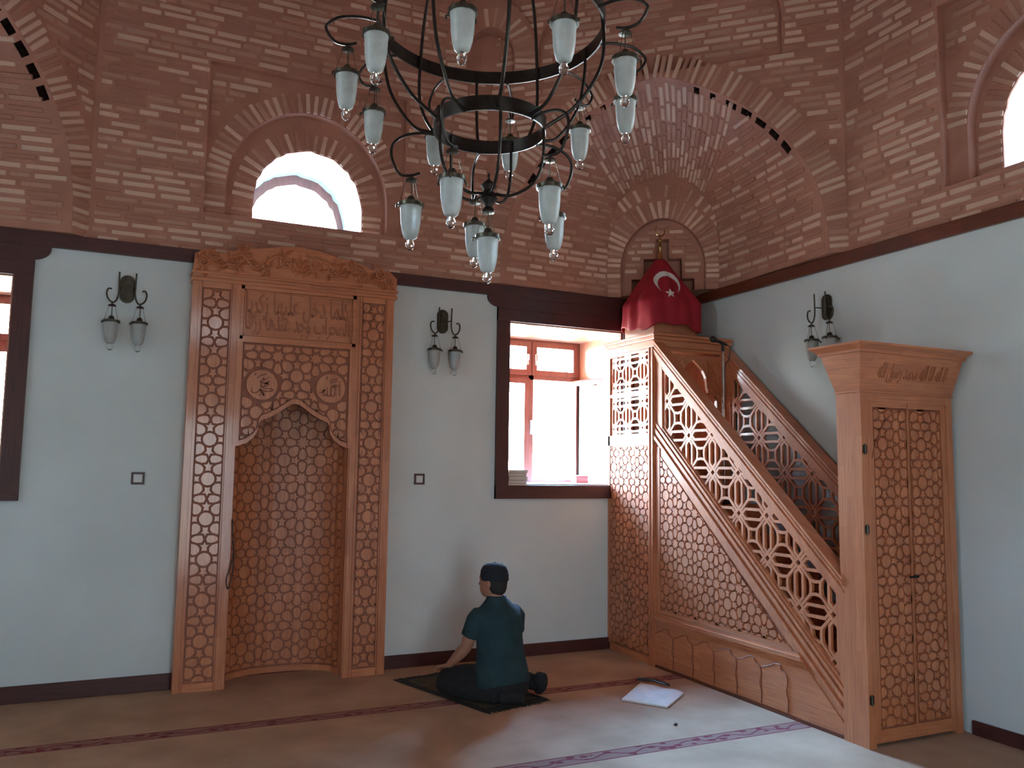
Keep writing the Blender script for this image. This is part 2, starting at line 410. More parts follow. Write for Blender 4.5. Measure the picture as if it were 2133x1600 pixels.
# ================================================================== FLOOR, CEILING, WALLS
mb = MB(); mb.box(XL-WT, XR+WT, YR-WT, WT, -.1, 0); struct(mb.build('floor', 'carpet'))

WIN2 = (2.84, 3.93, 1.353, 2.687); WIN1 = (-1.76, -.67, 1.353, 2.687)
NICHE = (.72, 1.51, 0, 2.32)
# upper windows (centre, half width, base, spring, top), recess rect, ring arch
UP_B = dict(op=arch(1.21, .41, 3.27, 3.46, 3.885, 28, 2.0, .008), ring=arch(1.2, .6, 3.27, 3.5, 4.15, 28), rec=(.449, 1.92, 3.27, 4.387))
UP_R = dict(op=arch(3.42, .42, 3.29, 3.55, 3.96, 28, 2.0, .008), ring=arch(3.42, .59, 3.29, 3.6, 4.2, 28), rec=(2.70, 4.14, 3.27, 4.456))
UP_L = dict(op=arch(3.42, .42, 3.29, 3.55, 3.96, 20), ring=arch(3.42, .59, 3.29, 3.6, 4.2, 20), rec=(2.70, 4.14, 3.27, 4.456))
UP_F = dict(op=arch(1.2, .42, 3.29, 3.55, 3.96, 20), ring=arch(1.2, .59, 3.29, 3.6, 4.2, 20), rec=(.45, 1.92, 3.27, 4.456))
def upper(P, u0, u1, U, m='mortar', brick=None, dn=None, ok0=lambda u, v: True, uvis=None):
    mb = MB(); rc = U['rec']; D1, D2 = .06, .14
    us = [u0, rc[0], rc[1], u1]; vs = [ZT-.02, rc[2], rc[3], ZTOP]
    for i in range(3):
        for j in range(3):
            if i == 1 and j == 1: continue
            mb.add([P(us[i], vs[j], 0), P(us[i+1], vs[j], 0), P(us[i+1], vs[j+1], 0), P(us[i], vs[j+1], 0)], [(0, 1, 2, 3)], m)
    R4 = [(rc[0], rc[2]), (rc[1], rc[2]), (rc[1], rc[3]), (rc[0], rc[3])]
    arch_reveal(mb, P, R4, 0, D1, m)
    base = rc[2]
    Rg = [(a, max(b, base)) for a, b in U['ring']]; Rg[0] = (Rg[0][0], base); Rg[-1] = (Rg[-1][0], base)
    Op = U['op']
    arch_plate(mb, P, rc[0], rc[1], base, rc[3], Rg, D1, m); arch_reveal(mb, P, Rg, D1, D2, m)
    top = max(q[1] for q in Rg)
    arch_plate(mb, P, Rg[0][0]-.02, Rg[-1][0]+.02, base, top+.02, Op, D2, m); arch_reveal(mb, P, Op, D2, D2+.012, m); arch_reveal(mb, P, Op, D2+.012, WT, 'plaster')
    return mb, Rg, Op
def brick_upper(br, P, dn, u0, u1, v1, Rg, Op, rc, ok):
    def f0(u, v): return ok(u, v) and not (rc[0]-.004 < u < rc[1]+.004 and rc[2]-.004 < v < rc[3]+.004)
    courses(br, P, dn, u0, u1, ZT, v1, f0, 0)
    def f1(u, v): return rc[0]+.008 < u < rc[1]-.008 and rc[2]+.01 < v < rc[3]-.01 and not inside_arch(Rg, u, v, .20)
    courses(br, P, dn, rc[0], rc[1], rc[2], rc[3], f1, .06)
    # keep ring bricks inside the recess
    b2 = Bricks(); radial(b2, P, dn, Rg, .06, .15)
    rcx0, rcx1 = rc[0]+.06, rc[1]-.06
    for q in b2.l:
        c = q[3]; u = c.x if P is PB else -c.y
        if rcx0 < u < rcx1 and c.z < rc[3]-.04: br.l.append(q)
    radial(br, P, dn, Op, .14, .15, step=.056)
# --- back wall
mb, RgB, OpB = upper(PB, XL-WT, XR+WT, UP_B)
grid_wall(mb, PB, XL-WT, XR+WT, 0, ZT-.02, [WIN1, WIN2, NICHE], 0, WT, 'plaster')
mb.add([(.70, .34, -.02), (1.53, .34, -.02), (1.53, .34, 2.35), (.70, .34, 2.35)], [(0, 1, 2, 3)], 'plaster')
wall_back = struct(mb.build('wall_back', None))
br = Bricks()
brick_upper(br, PB, (0, -1, 0), -.25, 2.62, 5.45, RgB, OpB, UP_B['rec'], lambda u, v: not (v > 4.72 and u > 2.3))
courses(br, PB, (0, -1, 0), XL, -.27, ZT, 3.1, lambda u, v: True, 0)
br.build(wall_back)
# --- right wall
mb, RgR, OpR = upper(PR, -0.0, -YR+WT, UP_R)
grid_wall(mb, PR, -WT, -YR+WT, 0, ZT-.02, [(3.95, 5.05, 1.353, 2.687)], 0, WT, 'plaster')
wall_right = struct(mb.build('wall_right', None))
br = Bricks(); brick_upper(br, PR, (-1, 0, 0), 1.95, 4.6, 5.2, RgR, OpR, UP_R['rec'], lambda u, v: True); br.build(wall_right)
# --- left and rear walls (beside and behind the camera)
mb, _, _ = upper(PL, 0, -YR+WT, UP_L); grid_wall(mb, PL, -WT, -YR+WT, 0, ZT-.02, [], 0, WT, 'plaster'); struct(mb.build('wall_left', None))
DOOR = (.72, 1.62, 0, 2.15)
mb, _, _ = upper(PF, XL-WT, XR+WT, UP_F); grid_wall(mb, PF, XL-WT, XR+WT, 0, ZT-.02, [DOOR], 0, WT, 'plaster'); struct(mb.build('wall_front', None))
# dome
mb = MB(); R0 = 3.37
prof = [(R0*1.75, ZTOP)] + [(R0*math.cos(t), ZTOP+2.9*math.sin(t)) for t in [i*PI/2/14 for i in range(14)]] + [(.001, ZTOP+2.9)]
mb.lathe(prof, (CX, CY, 0), 48, cap=False); struct(mb.build('ceiling', 'mortar', smooth=True))

# --- diagonal corners: big squinch arch, ribbed hollow behind it and a small blind arch
AOFF = 1.93; HS = AOFF*math.sqrt(2)/2
HALF = [(0, 4.52), (.12, 4.505), (.325, 4.42), (.52, 4.31), (.711, 4.18), (.86, 4.045), (.977, 3.908), (1.09, 3.73), (1.168, 3.563), (1.215, 3.38), (1.24, 3.2), (1.247, 2.92)]
def squinch(side):
    sg = 1 if side == 'right' else -1
    mir = (lambda p: V(p)) if sg == 1 else (lambda p: V((2*CX-p[0], p[1], p[2])))
    ed = V((1, -1, 0)).normalized(); nin = V((-1, -1, 0)).normalized()   # along face, towards room
    cen = V((XR-AOFF/2, -AOFF/2, 0))
    P3 = lambda s, z, w: mir(cen+ed*s-nin*w+V((0, 0, z)))
    dn = V((nin.x*sg, nin.y, 0))
    A = [(-a, b) for a, b in HALF[::-1]] + HALF[1:]
    mb = MB()
    rc0, rc1 = -.95, .95; zb = 4.56
    # face plate with the shallow recess above the arch
    for a, b in zip(A, A[1:]):
        if a[0] >= rc0-.15 and b[0] <= rc1+.15 and False: pass
        top = ZTOP
        mb.add([P3(*a, 0), P3(*b, 0), P3(b[0], max(zb, b[1]), 0), P3(a[0], max(zb, a[1]), 0)], [(0, 1, 2, 3)])
    mb.add([P3(-HS, 2.92, 0), P3(A[0][0], 2.92, 0), P3(A[0][0], zb, 0), P3(-HS, zb, 0)], [(0, 1, 2, 3)])
    mb.add([P3(A[-1][0], 2.92, 0), P3(HS, 2.92, 0), P3(HS, zb, 0), P3(A[-1][0], zb, 0)], [(0, 1, 2, 3)])
    for a, b in ((-HS, rc0), (rc1, HS)): mb.add([P3(a, zb, 0), P3(b, zb, 0), P3(b, ZTOP, 0), P3(a, ZTOP, 0)], [(0, 1, 2, 3)])
    ra = arch(0, .95, zb, 4.86, 5.5, 20)
    arch_plate(mb, P3, rc0, rc1, zb, ZTOP, ra, 0, None); arch_reveal(mb, P3, ra, 0, .05, None)
    mb.add([P3(rc0-.02, zb-.01, .05), P3(rc1+.02, zb-.01, .05), P3(rc1+.02, ZTOP, .05), P3(rc0-.02, ZTOP, .05)], [(0, 1, 2, 3)])
    # small blind arch facet across the corner
    f1 = V((3.79, 0, 0)); fdir = (V((XR, -.53, 0))-f1); FL = fdir.length; fdir.normalize(); fn = V((fdir.y, -fdir.x, 0))
    if fn.y > 0: fn = -fn
    Q3 = lambda s, z, w: mir(f1+fdir*s-fn*w+V((0, 0, z)))
    dnq = V((fn.x*sg, fn.y, 0))
    hq = FL/2
    small = [(0, 2.92), (0, 3.2), (.005, 3.5), (.02, 3.66), (.09, 3.83), (.2, 3.955), (.34, 4.02), (.467, 4.05)]
    Sm = [(q[0]/.934*FL, q[1]) for q in small]; Sm = Sm + [(FL-a, b) for a, b in Sm[::-1][1:]]
    inner = arch(hq, .36, 2.92, 3.25, 3.675, 20, 1.9)
    mb.add([Q3(a, b, 0) for a, b in Sm] , [tuple(range(len(Sm)))]) if False else None
    # facet plate between outline Sm and inner opening
    import bisect
    def outz(s):
        for a, b in zip(Sm, Sm[1:]):
            if a[0] <= s <= b[0] and b[0] > a[0]: return a[1]+(b[1]-a[1])*(s-a[0])/(b[0]-a[0])
        return 3.5
    for a, b in zip(inner, inner[1:]):
        if abs(a[0]-b[0]) < 1e-6: continue
        mb.add([Q3(*a, 0), Q3(*b, 0), Q3(b[0], outz(b[0])+.03, 0), Q3(a[0], outz(a[0])+.03, 0)], [(0, 1, 2, 3)])
    for s0, s1 in ((-.02, inner[0][0]), (inner[-1][0], FL+.02)):
        n = 5
        for i in range(n):
            a = s0+(s1-s0)*i/n; b = s0+(s1-s0)*(i+1)/n
            mb.add([Q3(a, 2.92, 0), Q3(b, 2.92, 0), Q3(b, outz(min(max(b, .01), FL-.01))+.03, 0), Q3(a, outz(min(max(a, .01), FL-.01))+.03, 0)], [(0, 1, 2, 3)])
    arch_reveal(mb, Q3, inner, 0, .06, None)
    # back of blind arch with a stepped cross sunk into it
    cr = [(hq-.27, hq+.27, 2.99, 3.15), (hq-.165, hq+.165, 3.15, 3.33), (hq-.055, hq+.055, 3.33, 3.505)]
    us = sorted({hq-.37, hq+.37, *[c[0] for c in cr], *[c[1] for c in cr]}); zs = [2.92, 2.99, 3.15, 3.33, 3.505, 3.7]
    for i in range(len(us)-1):
        for j in range(len(zs)-1):
            hole = any(c[0]-1e-6 <= us[i] and us[i+1] <= c[1]+1e-6 and c[2]-1e-6 <= zs[j] and zs[j+1] <= c[3]+1e-6 for c in cr)
            w = .16 if hole else .06
            mb.add([Q3(us[i], zs[j], w), Q3(us[i+1], zs[j], w), Q3(us[i+1], zs[j+1], w), Q3(us[i], zs[j+1], w)], [(0, 1, 2, 3)])
    for c in cr:
        for a, b in (((c[0], c[2]), (c[0], c[3])), ((c[1], c[2]), (c[1], c[3])), ((c[0], c[3]), (c[1], c[3])), ((c[0], c[2]), (c[1], c[2]))):
            if abs(a[1]-b[1]) < 1e-6 and a[1] in (3.15, 3.33): # step tops: only outer pieces
                continue
            mb.add([Q3(*a, .06), Q3(*b, .06), Q3(*b, .16), Q3(*a, .16)], [(0, 1, 2, 3)])
    for z, big, sml in ((3.15, .27, .165), (3.33, .165, .055)):
        for s_ in (-1, 1): mb.add([Q3(hq+s_*big, z, .06), Q3(hq+s_*sml, z, .06), Q3(hq+s_*sml, z, .16), Q3(hq+s_*big, z, .16)], [(0, 1, 2, 3)])
    # hollow (web) between the great arch and the facet: t along arches, s inwards
    def resample(pts, n):
        vs_ = [V((a, b)) for a, b in pts]; cum = [0]
        for a, b in zip(vs_, vs_[1:]): cum.append(cum[-1]+(b-a).length)
        out = []
        for k in range(n+1):
            q = cum[-1]*k/n; i = max(j for j in range(len(cum)-1) if cum[j] <= q+1e-9); t = min(1, (q-cum[i])/max(1e-9, cum[i+1]-cum[i]))
            out.append(vs_[i].lerp(vs_[i+1], t))
        return out
    NT, NS = 96, 16
    a_ = resample([(x, z) for x, z in A if x <= 0], NT//2); b_ = resample([(x, z) for x, z in A if x >= 0], NT//2)
    AA = [V((q.x, q.y)) for q in a_+b_[1:]]
    a_ = resample(Sm[:8], NT//2); b_ = resample(Sm[7:], NT//2); SS = a_+b_[1:]
    raw = lambda s, z, w: cen+ed*s-nin*w+V((0, 0, z)); rawq = lambda s, z: f1+fdir*s+V((0, 0, z))
    def web(t, s):
        i = min(int(t*NT), NT-1); f = t*NT-i
        a = AA[i].lerp(AA[i+1], f); c = SS[i].lerp(SS[i+1], f)
        p = raw(a.x, a.y, .0); q = rawq(c.x, c.y)
        k = p.lerp(q, s)
        # bow outwards a little so that the hollow reads as a vault
        mid = math.sin(PI*s)*.05
        out = (k-V((3.2, -1.3, k.z))); out.z = 0
        return k+out.normalized()*mid*(1-abs(2*t-1)**3) if out.length > .01 else k
    holes = set()
    for i in list(range(20, 40, 3))+list(range(NT-41, NT-20, 3)): holes |= {i, i+1} if not 34 < i < NT-35 else {i}
    SV = [0, .022, .075] + [.075+(1-.075)*k/(NS-2) for k in range(1, NS-1)]
    for i in range(NT):
        for j in range(len(SV)-1):
            c4 = [web(i/NT, SV[j]), web((i+1)/NT, SV[j]), web((i+1)/NT, SV[j+1]), web(i/NT, SV[j+1])]
            if j == 1 and i in holes:
                out = (c4[0]-V((3.0, -1.6, 3.3))).normalized()*.10; d4 = [c+out for c in c4]
                mb.add([mir(p) for p in c4+d4], [(4, 5, 6, 7), (0, 1, 5, 4), (1, 2, 6, 5), (2, 3, 7, 6), (3, 0, 4, 7)], 'void')
            else: mb.add([mir(p) for p in c4], [(0, 1, 2, 3)], 'mortar')
    for k in range(len(mb.mi)): pass
    if 'mortar' in mb.mats and None not in mb.mats: 
        pass
    mb2 = MB(); mb2.v = mb.v; mb2.f = mb.f; mb2.mats = ['mortar', 'void']
    # faces added without a material sit in slot 0; make slot 0 the mortar
    idx_void = mb.mats.index('void') if 'void' in mb.mats else -1
    tags = getattr(mb, 'tags', None)
    mb2.mi = [1 if (idx_void >= 0 and k == idx_void and len(mb.f[n]) == 4 and n in VOIDF) else 0 for n, k in enumerate(mb.mi)] if False else mb.mi
    o = None
    return mb, P3, Q3, dn, dnq, A, inner, Sm, web, mir, FL, hq, nin, ra
def build_squinch(side, vis):
    HOLES = {i for j in list(range(20, 40, 3))+list(range(55, 76, 3)) for i in (j, j+1)}
    mb, P3, Q3, dn, dnq, A, inner, Sm, web, mir, FL, hq, nin, ra = squinch(side)
    # slot order: default faces were given index 0 before any named material existed
    # sill of the hollow: level with the top of the trim below
    bot = [(1-k/12)*0 for k in range(1)]
    for t0 in (0, 1):
        ln = [web(t0, k/12) for k in range(13)]
        crn = V((XR, 0, 0)); wl = [V((p.x, .02, 2.985)) if t0 == 0 else V((XR+.02, p.y, 3.04)) for p in ln]
        for a, b, c, d in zip(ln, ln[1:], wl[1:], wl): mb.add([mir(a), mir(b), mir(c), mir(d)], [(0, 1, 2, 3)], 'mortar')
    ca, cb_ = web(0, 0), web(1, 0)
    mb.add([mir(ca), mir((XR-AOFF, 0, 2.985)), mir((ca.x, .02, 2.985))], [(0, 1, 2)], 'mortar'); mb.add([mir(cb_), mir((XR, -AOFF, 3.04)), mir((XR+.02, cb_.y, 3.04))], [(0, 1, 2)], 'mortar')
    mb.add([mir((3.79, 0, 2.985)), mir((XR, -.53, 3.04)), mir((XR+.05, .02, 3.0))], [(0, 1, 2)], 'mortar')
    for i_, p in enumerate(mb.v):
        px = p[0] if side == 'right' else 2*CX-p[0]
        if p[2] < 3.05:
            lo_ = 3.04 if (px > 3.9 and p[1] < -.12) else 2.985
            if p[2] < lo_: mb.v[i_] = (p[0], p[1], lo_)
    first = mb.mats[0] if mb.mats else 'mortar'
    if first == 'void': mb.mats = ['void', 'mortar']
    o = struct(mb.build('wall_diagonal_'+side, None, fix=False))
    br = Bricks()
    # arch ring
    radial(br, P3, dn, A, 0, .185, .004, .05)
    A3 = A
    def grown(u, v):
        # outside the ring: compare with arch scaled
        k = inside_arch(A3, u, v, .20); return not k and abs(u) < HS-.015
    def okface(u, v): return grown(u, v) and not (abs(u) < .955 and v > 4.55 and inside_arch(ra, u, v, .004))
    courses(br, P3, dn, -HS, HS, ZT, 5.3, okface, 0)
    courses(br, P3, dn, -.94, .94, 4.62, 5.3, lambda u, v: inside_arch(ra, u, v, -.02) and not inside_arch(A3, u, v, .2), .05)
    # small arch ring and blind back
    radial(br, Q3, dnq, inner, 0, .17, .004, .045)
    b3 = Bricks()
    rad = [(a, b) for a, b in arch(hq, .36, 2.92, 3.25, 3.675, 20, 1.9)]
    rr = [(hq+(a-hq)*1.0, b) for a, b in rad]
    courses(br, Q3, dnq, hq-.35, hq+.35, ZT, 3.66, lambda u, v: inside_arch(inner, u, v, -.02) and not ((abs(u-hq) < .28 and v < 3.165) or (abs(u-hq) < .175 and v < 3.345) or (abs(u-hq) < .065 and v < 3.52)), .06, L=.16)
    outer = [(hq+(a-hq)*1.12, b+.19) for a, b in inner]
    b4 = Bricks(); radial(b4, Q3, dnq, [p for p in inner if p[1] > 3.3], 0, .12, .19, .058)
    for q in b4.l: br.l.append(q)
    # web: level courses following the hollow, and bricks running inwards near the crown
    for k in range(27):
        t = .355+.29*k/26; q = .03+random.random()*.06
        while q < .93:
            e_ = min(q+random.choice((.15, .16, .11)), .97); p0, p1 = web(t, q), web(t, e_); c = (p0+p1)/2; e1 = web(t+.01, q)-web(t-.01, q); n_ = e1.cross(p1-p0)
            if n_.length > 1e-9 and e_-q > .05:
                n_.normalize()
                if n_.dot(V((3.0, -1.6, 3.0))-c) < 0: n_ = -n_
                wd = min(.034, .8*(web(t+.011, e_)-web(t, e_)).length); br.add(mir(c), mir(p1)-mir(p0), V((n_.x*(1 if side == 'right' else -1), n_.y, n_.z)), (p1-p0).length, max(.016, wd))
            q = e_+.025
    cx0 = V((3.0, -1.6, 0))
    for half in (0, 1):
        k = int(ZT/PITCH_B)+1
        while k*PITCH_B < 4.5:
            z = k*PITCH_B; line = []
            if half == 1 and z < 3.07: k += 1; continue
            for j in range(41):
                s = .02+.965*j/40; lo, hi = (0, .345) if half == 0 else (1, .655)
                if web(hi, s).z < z+.005: break
                for _ in range(22):
                    m_ = (lo+hi)/2
                    if web(m_, s).z < z: lo = m_
                    else: hi = m_
                if s < .085 and (min(int(lo*96), 95) in HOLES): continue
                line.append((web(lo, s), lo, s))
            k += 1
            if len(line) < 4: continue
            pts = [p[0] for p in line]; cum = [0]
            for a, b in zip(pts, pts[1:]): cum.append(cum[-1]+(b-a).length)
            q = random.random()*.1
            while q < cum[-1]-.05:
                L = random.choice((.19, .2, .18, .12)); e_ = min(q+L, cum[-1])
                def at(qq):
                    i = max(j for j in range(len(cum)-1) if cum[j] <= qq+1e-9); f = (qq-cum[i])/max(1e-9, cum[i+1]-cum[i]); return pts[i].lerp(pts[i+1], min(f, 1)), i
                (p0, i0), (p1, _) = at(q), at(e_)
                if e_-q > .06:
                    _, t, s = line[i0]; e1 = web(min(t+.01, 1), s)-web(max(t-.01, 0), s); n_ = e1.cross(p1-p0).normalized(); c = (p0+p1)/2
                    if n_.dot(cx0+V((0, 0, 3.0))-c) < 0: n_ = -n_
                    cm, p0m, p1m = mir(c), mir(p0), mir(p1); nm = V((n_.x*(1 if side == 'right' else -1), n_.y, n_.z))
                    br.add(cm, p1m-p0m, nm, e_-q, BH)
                q = e_+random.uniform(.018, .03)
    br.l = [q for q in br.l if q[3].z > (3.065 if ((q[3].x if side == 'right' else 2*CX-q[3].x) > 3.9 and q[3].y < -.12) else 3.01)]
    br.build(o, vis)
build_squinch('right', 300); build_squinch('left', 300)
# little arches straddling the upper corners of the octagon
def corner_arch(corner, d1, d2, name):
    corner = V(corner); d1 = V(d1).normalized(); d2 = V(d2).normalized()
    a = corner+d1*.42; b = corner+d2*.42; du = (b-a); L = du.length; du.normalize(); dn = V((du.y, -du.x, 0))
    if dn.dot(V((CX, CY, 0))-corner) < 0: dn = -dn
    Pc = lambda u, v, w: a+du*(u+L/2)-dn*w+V((0, 0, v))
    A = arch(0, .19, 4.72, 4.84, 5.08, 16)
    mb = MB(); 
    outer = arch(0, L/2-.01, 4.72, 4.86, 5.34, 16)
    for (p, q), (r, s) in zip(zip(A, A[1:]), zip(outer, outer[1:])): mb.add([Pc(*p, 0), Pc(*q, 0), Pc(*s, 0), Pc(*r, 0)], [(0, 1, 2, 3)])
    arch_reveal(mb, Pc, A, 0, .14, None, False)
    mb.add([Pc(-.22, 4.7, .13), Pc(.22, 4.7, .13), Pc(.22, 5.12, .13), Pc(-.22, 5.12, .13)], [(0, 1, 2, 3)])
    o = mb.build(name, 'mortar', fix=False); struct(o)
    br = Bricks(); radial(br, Pc, dn, A, 0, .17, .01, .05); br.build(o, 40)
corner_arch((2.635, 0, 0), (-1, 0, 0), (1, -1, 0), 'trim_1')
corner_arch((2*CX-2.635, 0, 0), (1, 0, 0), (-1, -1, 0), 'trim_2')
# ================================================================== TRIM, BASEBOARDS, WINDOWS
mb = MB()
for a, b in ((XL, .40), (1.83, XR)): mb.box(a, b, -.035, .0, 2.89, 2.98)
mb.box(.40, 1.83, -.035, 0, 2.89, 2.98)
struct(mb.build('trim_3', 'dark'))
mb = MB(); mb.box(XR-.035, XR, YR, 0, 2.945, 3.035, bev=.004)
struct(mb.build('trim_4', 'red'))
mb = MB(); mb.box(XL, XL+.035, YR, 0, 2.945, 3.035); struct(mb.build('trim_5', 'red'))
mb = MB(); mb.box(XL, XR, YR, YR+.035, 2.945, 3.035); struct(mb.build('trim_6', 'red'))
mb = MB(); mb.box(XL, .395, -.018, 0, 0, .105, bev=.003); mb.box(1.82, 3.79, -.018, 0, 0, .095, bev=.003); struct(mb.build('baseboard_back', 'dark'))
mb = MB(); mb.box(XR-.018, XR, YR, -2.76, 0, .08, bev=.003); struct(mb.build('baseboard_right', 'dark'))
mb = MB(); mb.box(XL, XL+.018, YR, 0, 0, .1); struct(mb.build('baseboard_left', 'dark'))
def casing(x0, x1, name, right_over=False):
    """dark board frame round a deep window, its head running up to the trim with scooped ends"""
    root = None
    mb = MB(); o0, o1 = x0-.11, x1+.11
    mb.box(o0, x0, -.03, 0, 1.246, 2.79, 'darkv'); mb.box(x1, o1, -.03, 0, 1.246, 2.79, 'darkv')
    mb.box(o0, o1, -.034, 0, 1.246, 1.353, 'dark')
    head = [(o0-.0, 2.687), (o1, 2.687), (o1, 2.80)]
    for t in range(7): a = t/6*PI/2; head.append((o1+.09*math.sin(a)**1.2, 2.80+.075*(1-math.cos(a))))
    head += [(o1+.09, 2.90), (o0-.09, 2.90)]
    for t in range(7): a = PI/2-t/6*PI/2; head.append((o0-.09*math.sin(a)**1.2, 2.80+.075*(1-math.cos(a))))
    mb.prism(head, PB, -.033, 0, 'dark')
    mb.box(o0, o1, -.037, -.033, 2.785, 2.795, 'dark')
    return struct(mb.build(name, None))
def pane_frame(mb, P, u0, u1, v0, v1, w, t=.05, d=.05, m='dark'):
    mb.prism([(u0, v0), (u0+t, v0), (u0+t, v1), (u0, v1)], P, w, w+d, m); mb.prism([(u1-t, v0), (u1, v0), (u1, v1), (u1-t, v1)], P, w, w+d, m)
    mb.prism([(u0+t, v0), (u1-t, v0), (u1-t, v0+t), (u0+t, v0+t)], P, w, w+d, m); mb.prism([(u0+t, v1-t), (u1-t, v1-t), (u1-t, v1), (u0+t, v1)], P, w, w+d, m)
def low_window(idx, P, W, open_leaf=False, lined=True):
    x0, x1, z0, z1 = W; w = WT-.08
    mb = MB(); tr = 2.345
    root = mb
    pane_frame(mb, P, x0, x1, z0, z1, w, .04, .07, 'sash')
    mb.prism([(x0+.04, tr-.04), (x1-.04, tr-.04), (x1-.04, tr), (x0+.04, tr)], P, w, w+.07, 'sash')
    xm = (x0+x1)/2+.02
    mb.prism([(xm-.025, z0+.04), (xm+.025, z0+.04), (xm+.025, z1-.04), (xm-.025, z1-.04)], P, w, w+.07, 'sash')
    o = struct(mb.build('window_%d' % idx, None))
    def leaf(u0, u1, v0, v1, Pm, name='sash'):
        m_ = MB(); pane_frame(m_, Pm, u0, u1, v0, v1, w-.012, .05, .04, 'sash'); s = m_.build(name, None, o)
        g = MB(); g.prism([(u0+.05, v0+.05), (u1-.05, v0+.05), (u1-.05, v1-.05), (u0+.05, v1-.05)], Pm, w+.005, w+.009); g.build('pane', 'pane', s)
        return s
    a = leaf(x0+.035, xm-.005, tr, z1-.03, P); b = leaf(xm+.005, x1-.035, tr, z1-.03, P)
    leaf(x0+.035, xm-.02, z0+.03, tr-.03, P)
    if open_leaf:
        hx, hw = P(x1-.04, 0, 0)[0], w; ang = math.radians(100)
        def Pm(u, v, ww):
            du = (x1-.04)-u; dw = ww-hw; c, s_ = math.cos(ang), math.sin(ang)
            return ((x1-.04)-(du*c - dw*s_*-1*0) - dw*0 + dw*0 , 0, 0)
        def Pm(u, v, ww):
            r = (x1-.04)-u; off = ww-w   # rotate about hinge, leaf swings into the room
            dx = -math.cos(ang)*r + math.sin(ang)*off*0; 
            return (x1-.06+dx*1.0 + off*math.sin(ang)*-1, w-math.sin(ang)*r + off*math.cos(ang), v)
        leaf(xm-.0, x1-.04, z0+.03, tr-.03, Pm)
    else: leaf(xm+.02, x1-.035, z0+.03, tr-.03, P)
    for q in (a, b):
        pass
    for dx in (-.045, .045):
        h = MB(); h.prism([(xm+dx-.012, 2.44), (xm+dx+.012, 2.44), (xm+dx+.012, 2.54), (xm+dx-.012, 2.54)], P, w-.022, w-.012); h.prism([(xm+dx-.004, 2.48), (xm+dx+.004, 2.48), (xm+dx+.004, 2.53), (xm+dx-.004, 2.53)], P, w-.05, w-.022)
        h.build('handle', 'offwhite', o)
    h = MB(); h.prism([(xm-.012, 1.80), (xm+.012, 1.80), (xm+.012, 1.93), (xm-.012, 1.93)], P, w-.03, w); h.build('handle', 'offwhite', o)
    # timber lining of the deep reveal
    li = MB(); t = .012
    li.prism([(x0, z1-t), (x1, z1-t), (x1, z1), (x0, z1)], P, .0, w, 'light'); li.prism([(x0, z0+t), (x0+t, z0+t), (x0+t, z1-t), (x0, z1-t)], P, 0, w, 'light')
    li.prism([(x1-t, z0+t), (x1, z0+t), (x1, z1-t), (x1-t, z1-t)], P, 0, w, 'light'); li.prism([(x0, z0), (x1, z0), (x1, z0+t), (x0, z0+t)], P, 0, w, 'offwhite')
    li.build('lining', None, o)
    return o
M['sash'] = wood('red_sash_wood', (.26, .075, .05), (.22, .06, .04), (.14, .035, .024), rough=.4)
casing(WIN1[0], WIN1[1], 'trim_7'); casing(WIN2[0], WIN2[1], 'trim_8')
low_window(1, PB, WIN1); low_window(2, PB, WIN2, True)
low_window(3, PR, (3.95, 5.05, 1.353, 2.687));
def arch_window(idx, P, Op):
    w = WT-.07; cx = (Op[0][0]+Op[-1][0])/2; z0 = Op[0][1]
    inn = [(cx+(a-cx)*.88, z0+.03+(b-z0-.03)*.86) for a, b in Op]; mb = MB()
    A = Op; n = len(A)
    for i in range(n-1):
        a, b, c, d = A[i], A[i+1], inn[i+1], inn[i]
        mb.add([P(*a, w), P(*b, w), P(*c, w), P(*d, w), P(*a, w+.05), P(*b, w+.05), P(*c, w+.05), P(*d, w+.05)], [(0, 1, 2, 3), (7, 6, 5, 4), (3, 2, 6, 7), (0, 4, 5, 1)], 'sash')
    mb.prism([(A[0][0], z0), (A[-1][0], z0), (A[-1][0], z0+.05), (A[0][0], z0+.05)], P, w, w+.05, 'sash')
    o = struct(mb.build('window_%d' % idx, None))
    g = MB(); g.add([P(*q, w+.03) for q in inn], [tuple(range(n))]); g.build('pane', 'pane', o, fix=False)
arch_window(4, PB, OpB); arch_window(5, PR, OpR); arch_window(6, PL, UP_L['op']); arch_window(7, PF, UP_F['op'])
# daylight enters only by these openings
portal((3.385, WT+.02, 2.02), (0, -1, 0), 1.09, 1.34); portal((-1.215, WT+.02, 2.02), (0, -1, 0), 1.09, 1.34)
portal((1.21, WT+.02, 3.56), (0, -1, 0), .86, .68); portal((XR+WT+.02, -3.42, 3.62), (-1, 0, 0), .86, .7)
portal((XR+WT+.02, -4.5, 2.02), (-1, 0, 0), 1.1, 1.34)
portal((XL-WT-.02, -3.42, 3.62), (1, 0, 0), .86, .7); portal((1.2, YR-WT-.02, 3.62), (0, 1, 0), .86, .7)
portal((1.17, YR-WT-.02, 1.075), (0, 1, 0), .9, 2.15)
# open door behind the camera
dr = MB(); dr.box(.64, .72, YR-.04, YR+.03, 0, 2.23); dr.box(1.62, 1.70, YR-.04, YR+.03, 0, 2.23); dr.box(.72, 1.62, YR-.04, YR+.03, 2.15, 2.23)
dro = struct(dr.build('door_1', 'darkv'))
dl = MB(); dl.box(1.60, 1.645, YR-WT-.75, YR-WT+.1, .01, 2.13, bev=.004); dl.build('door_leaf', 'darkv', dro)

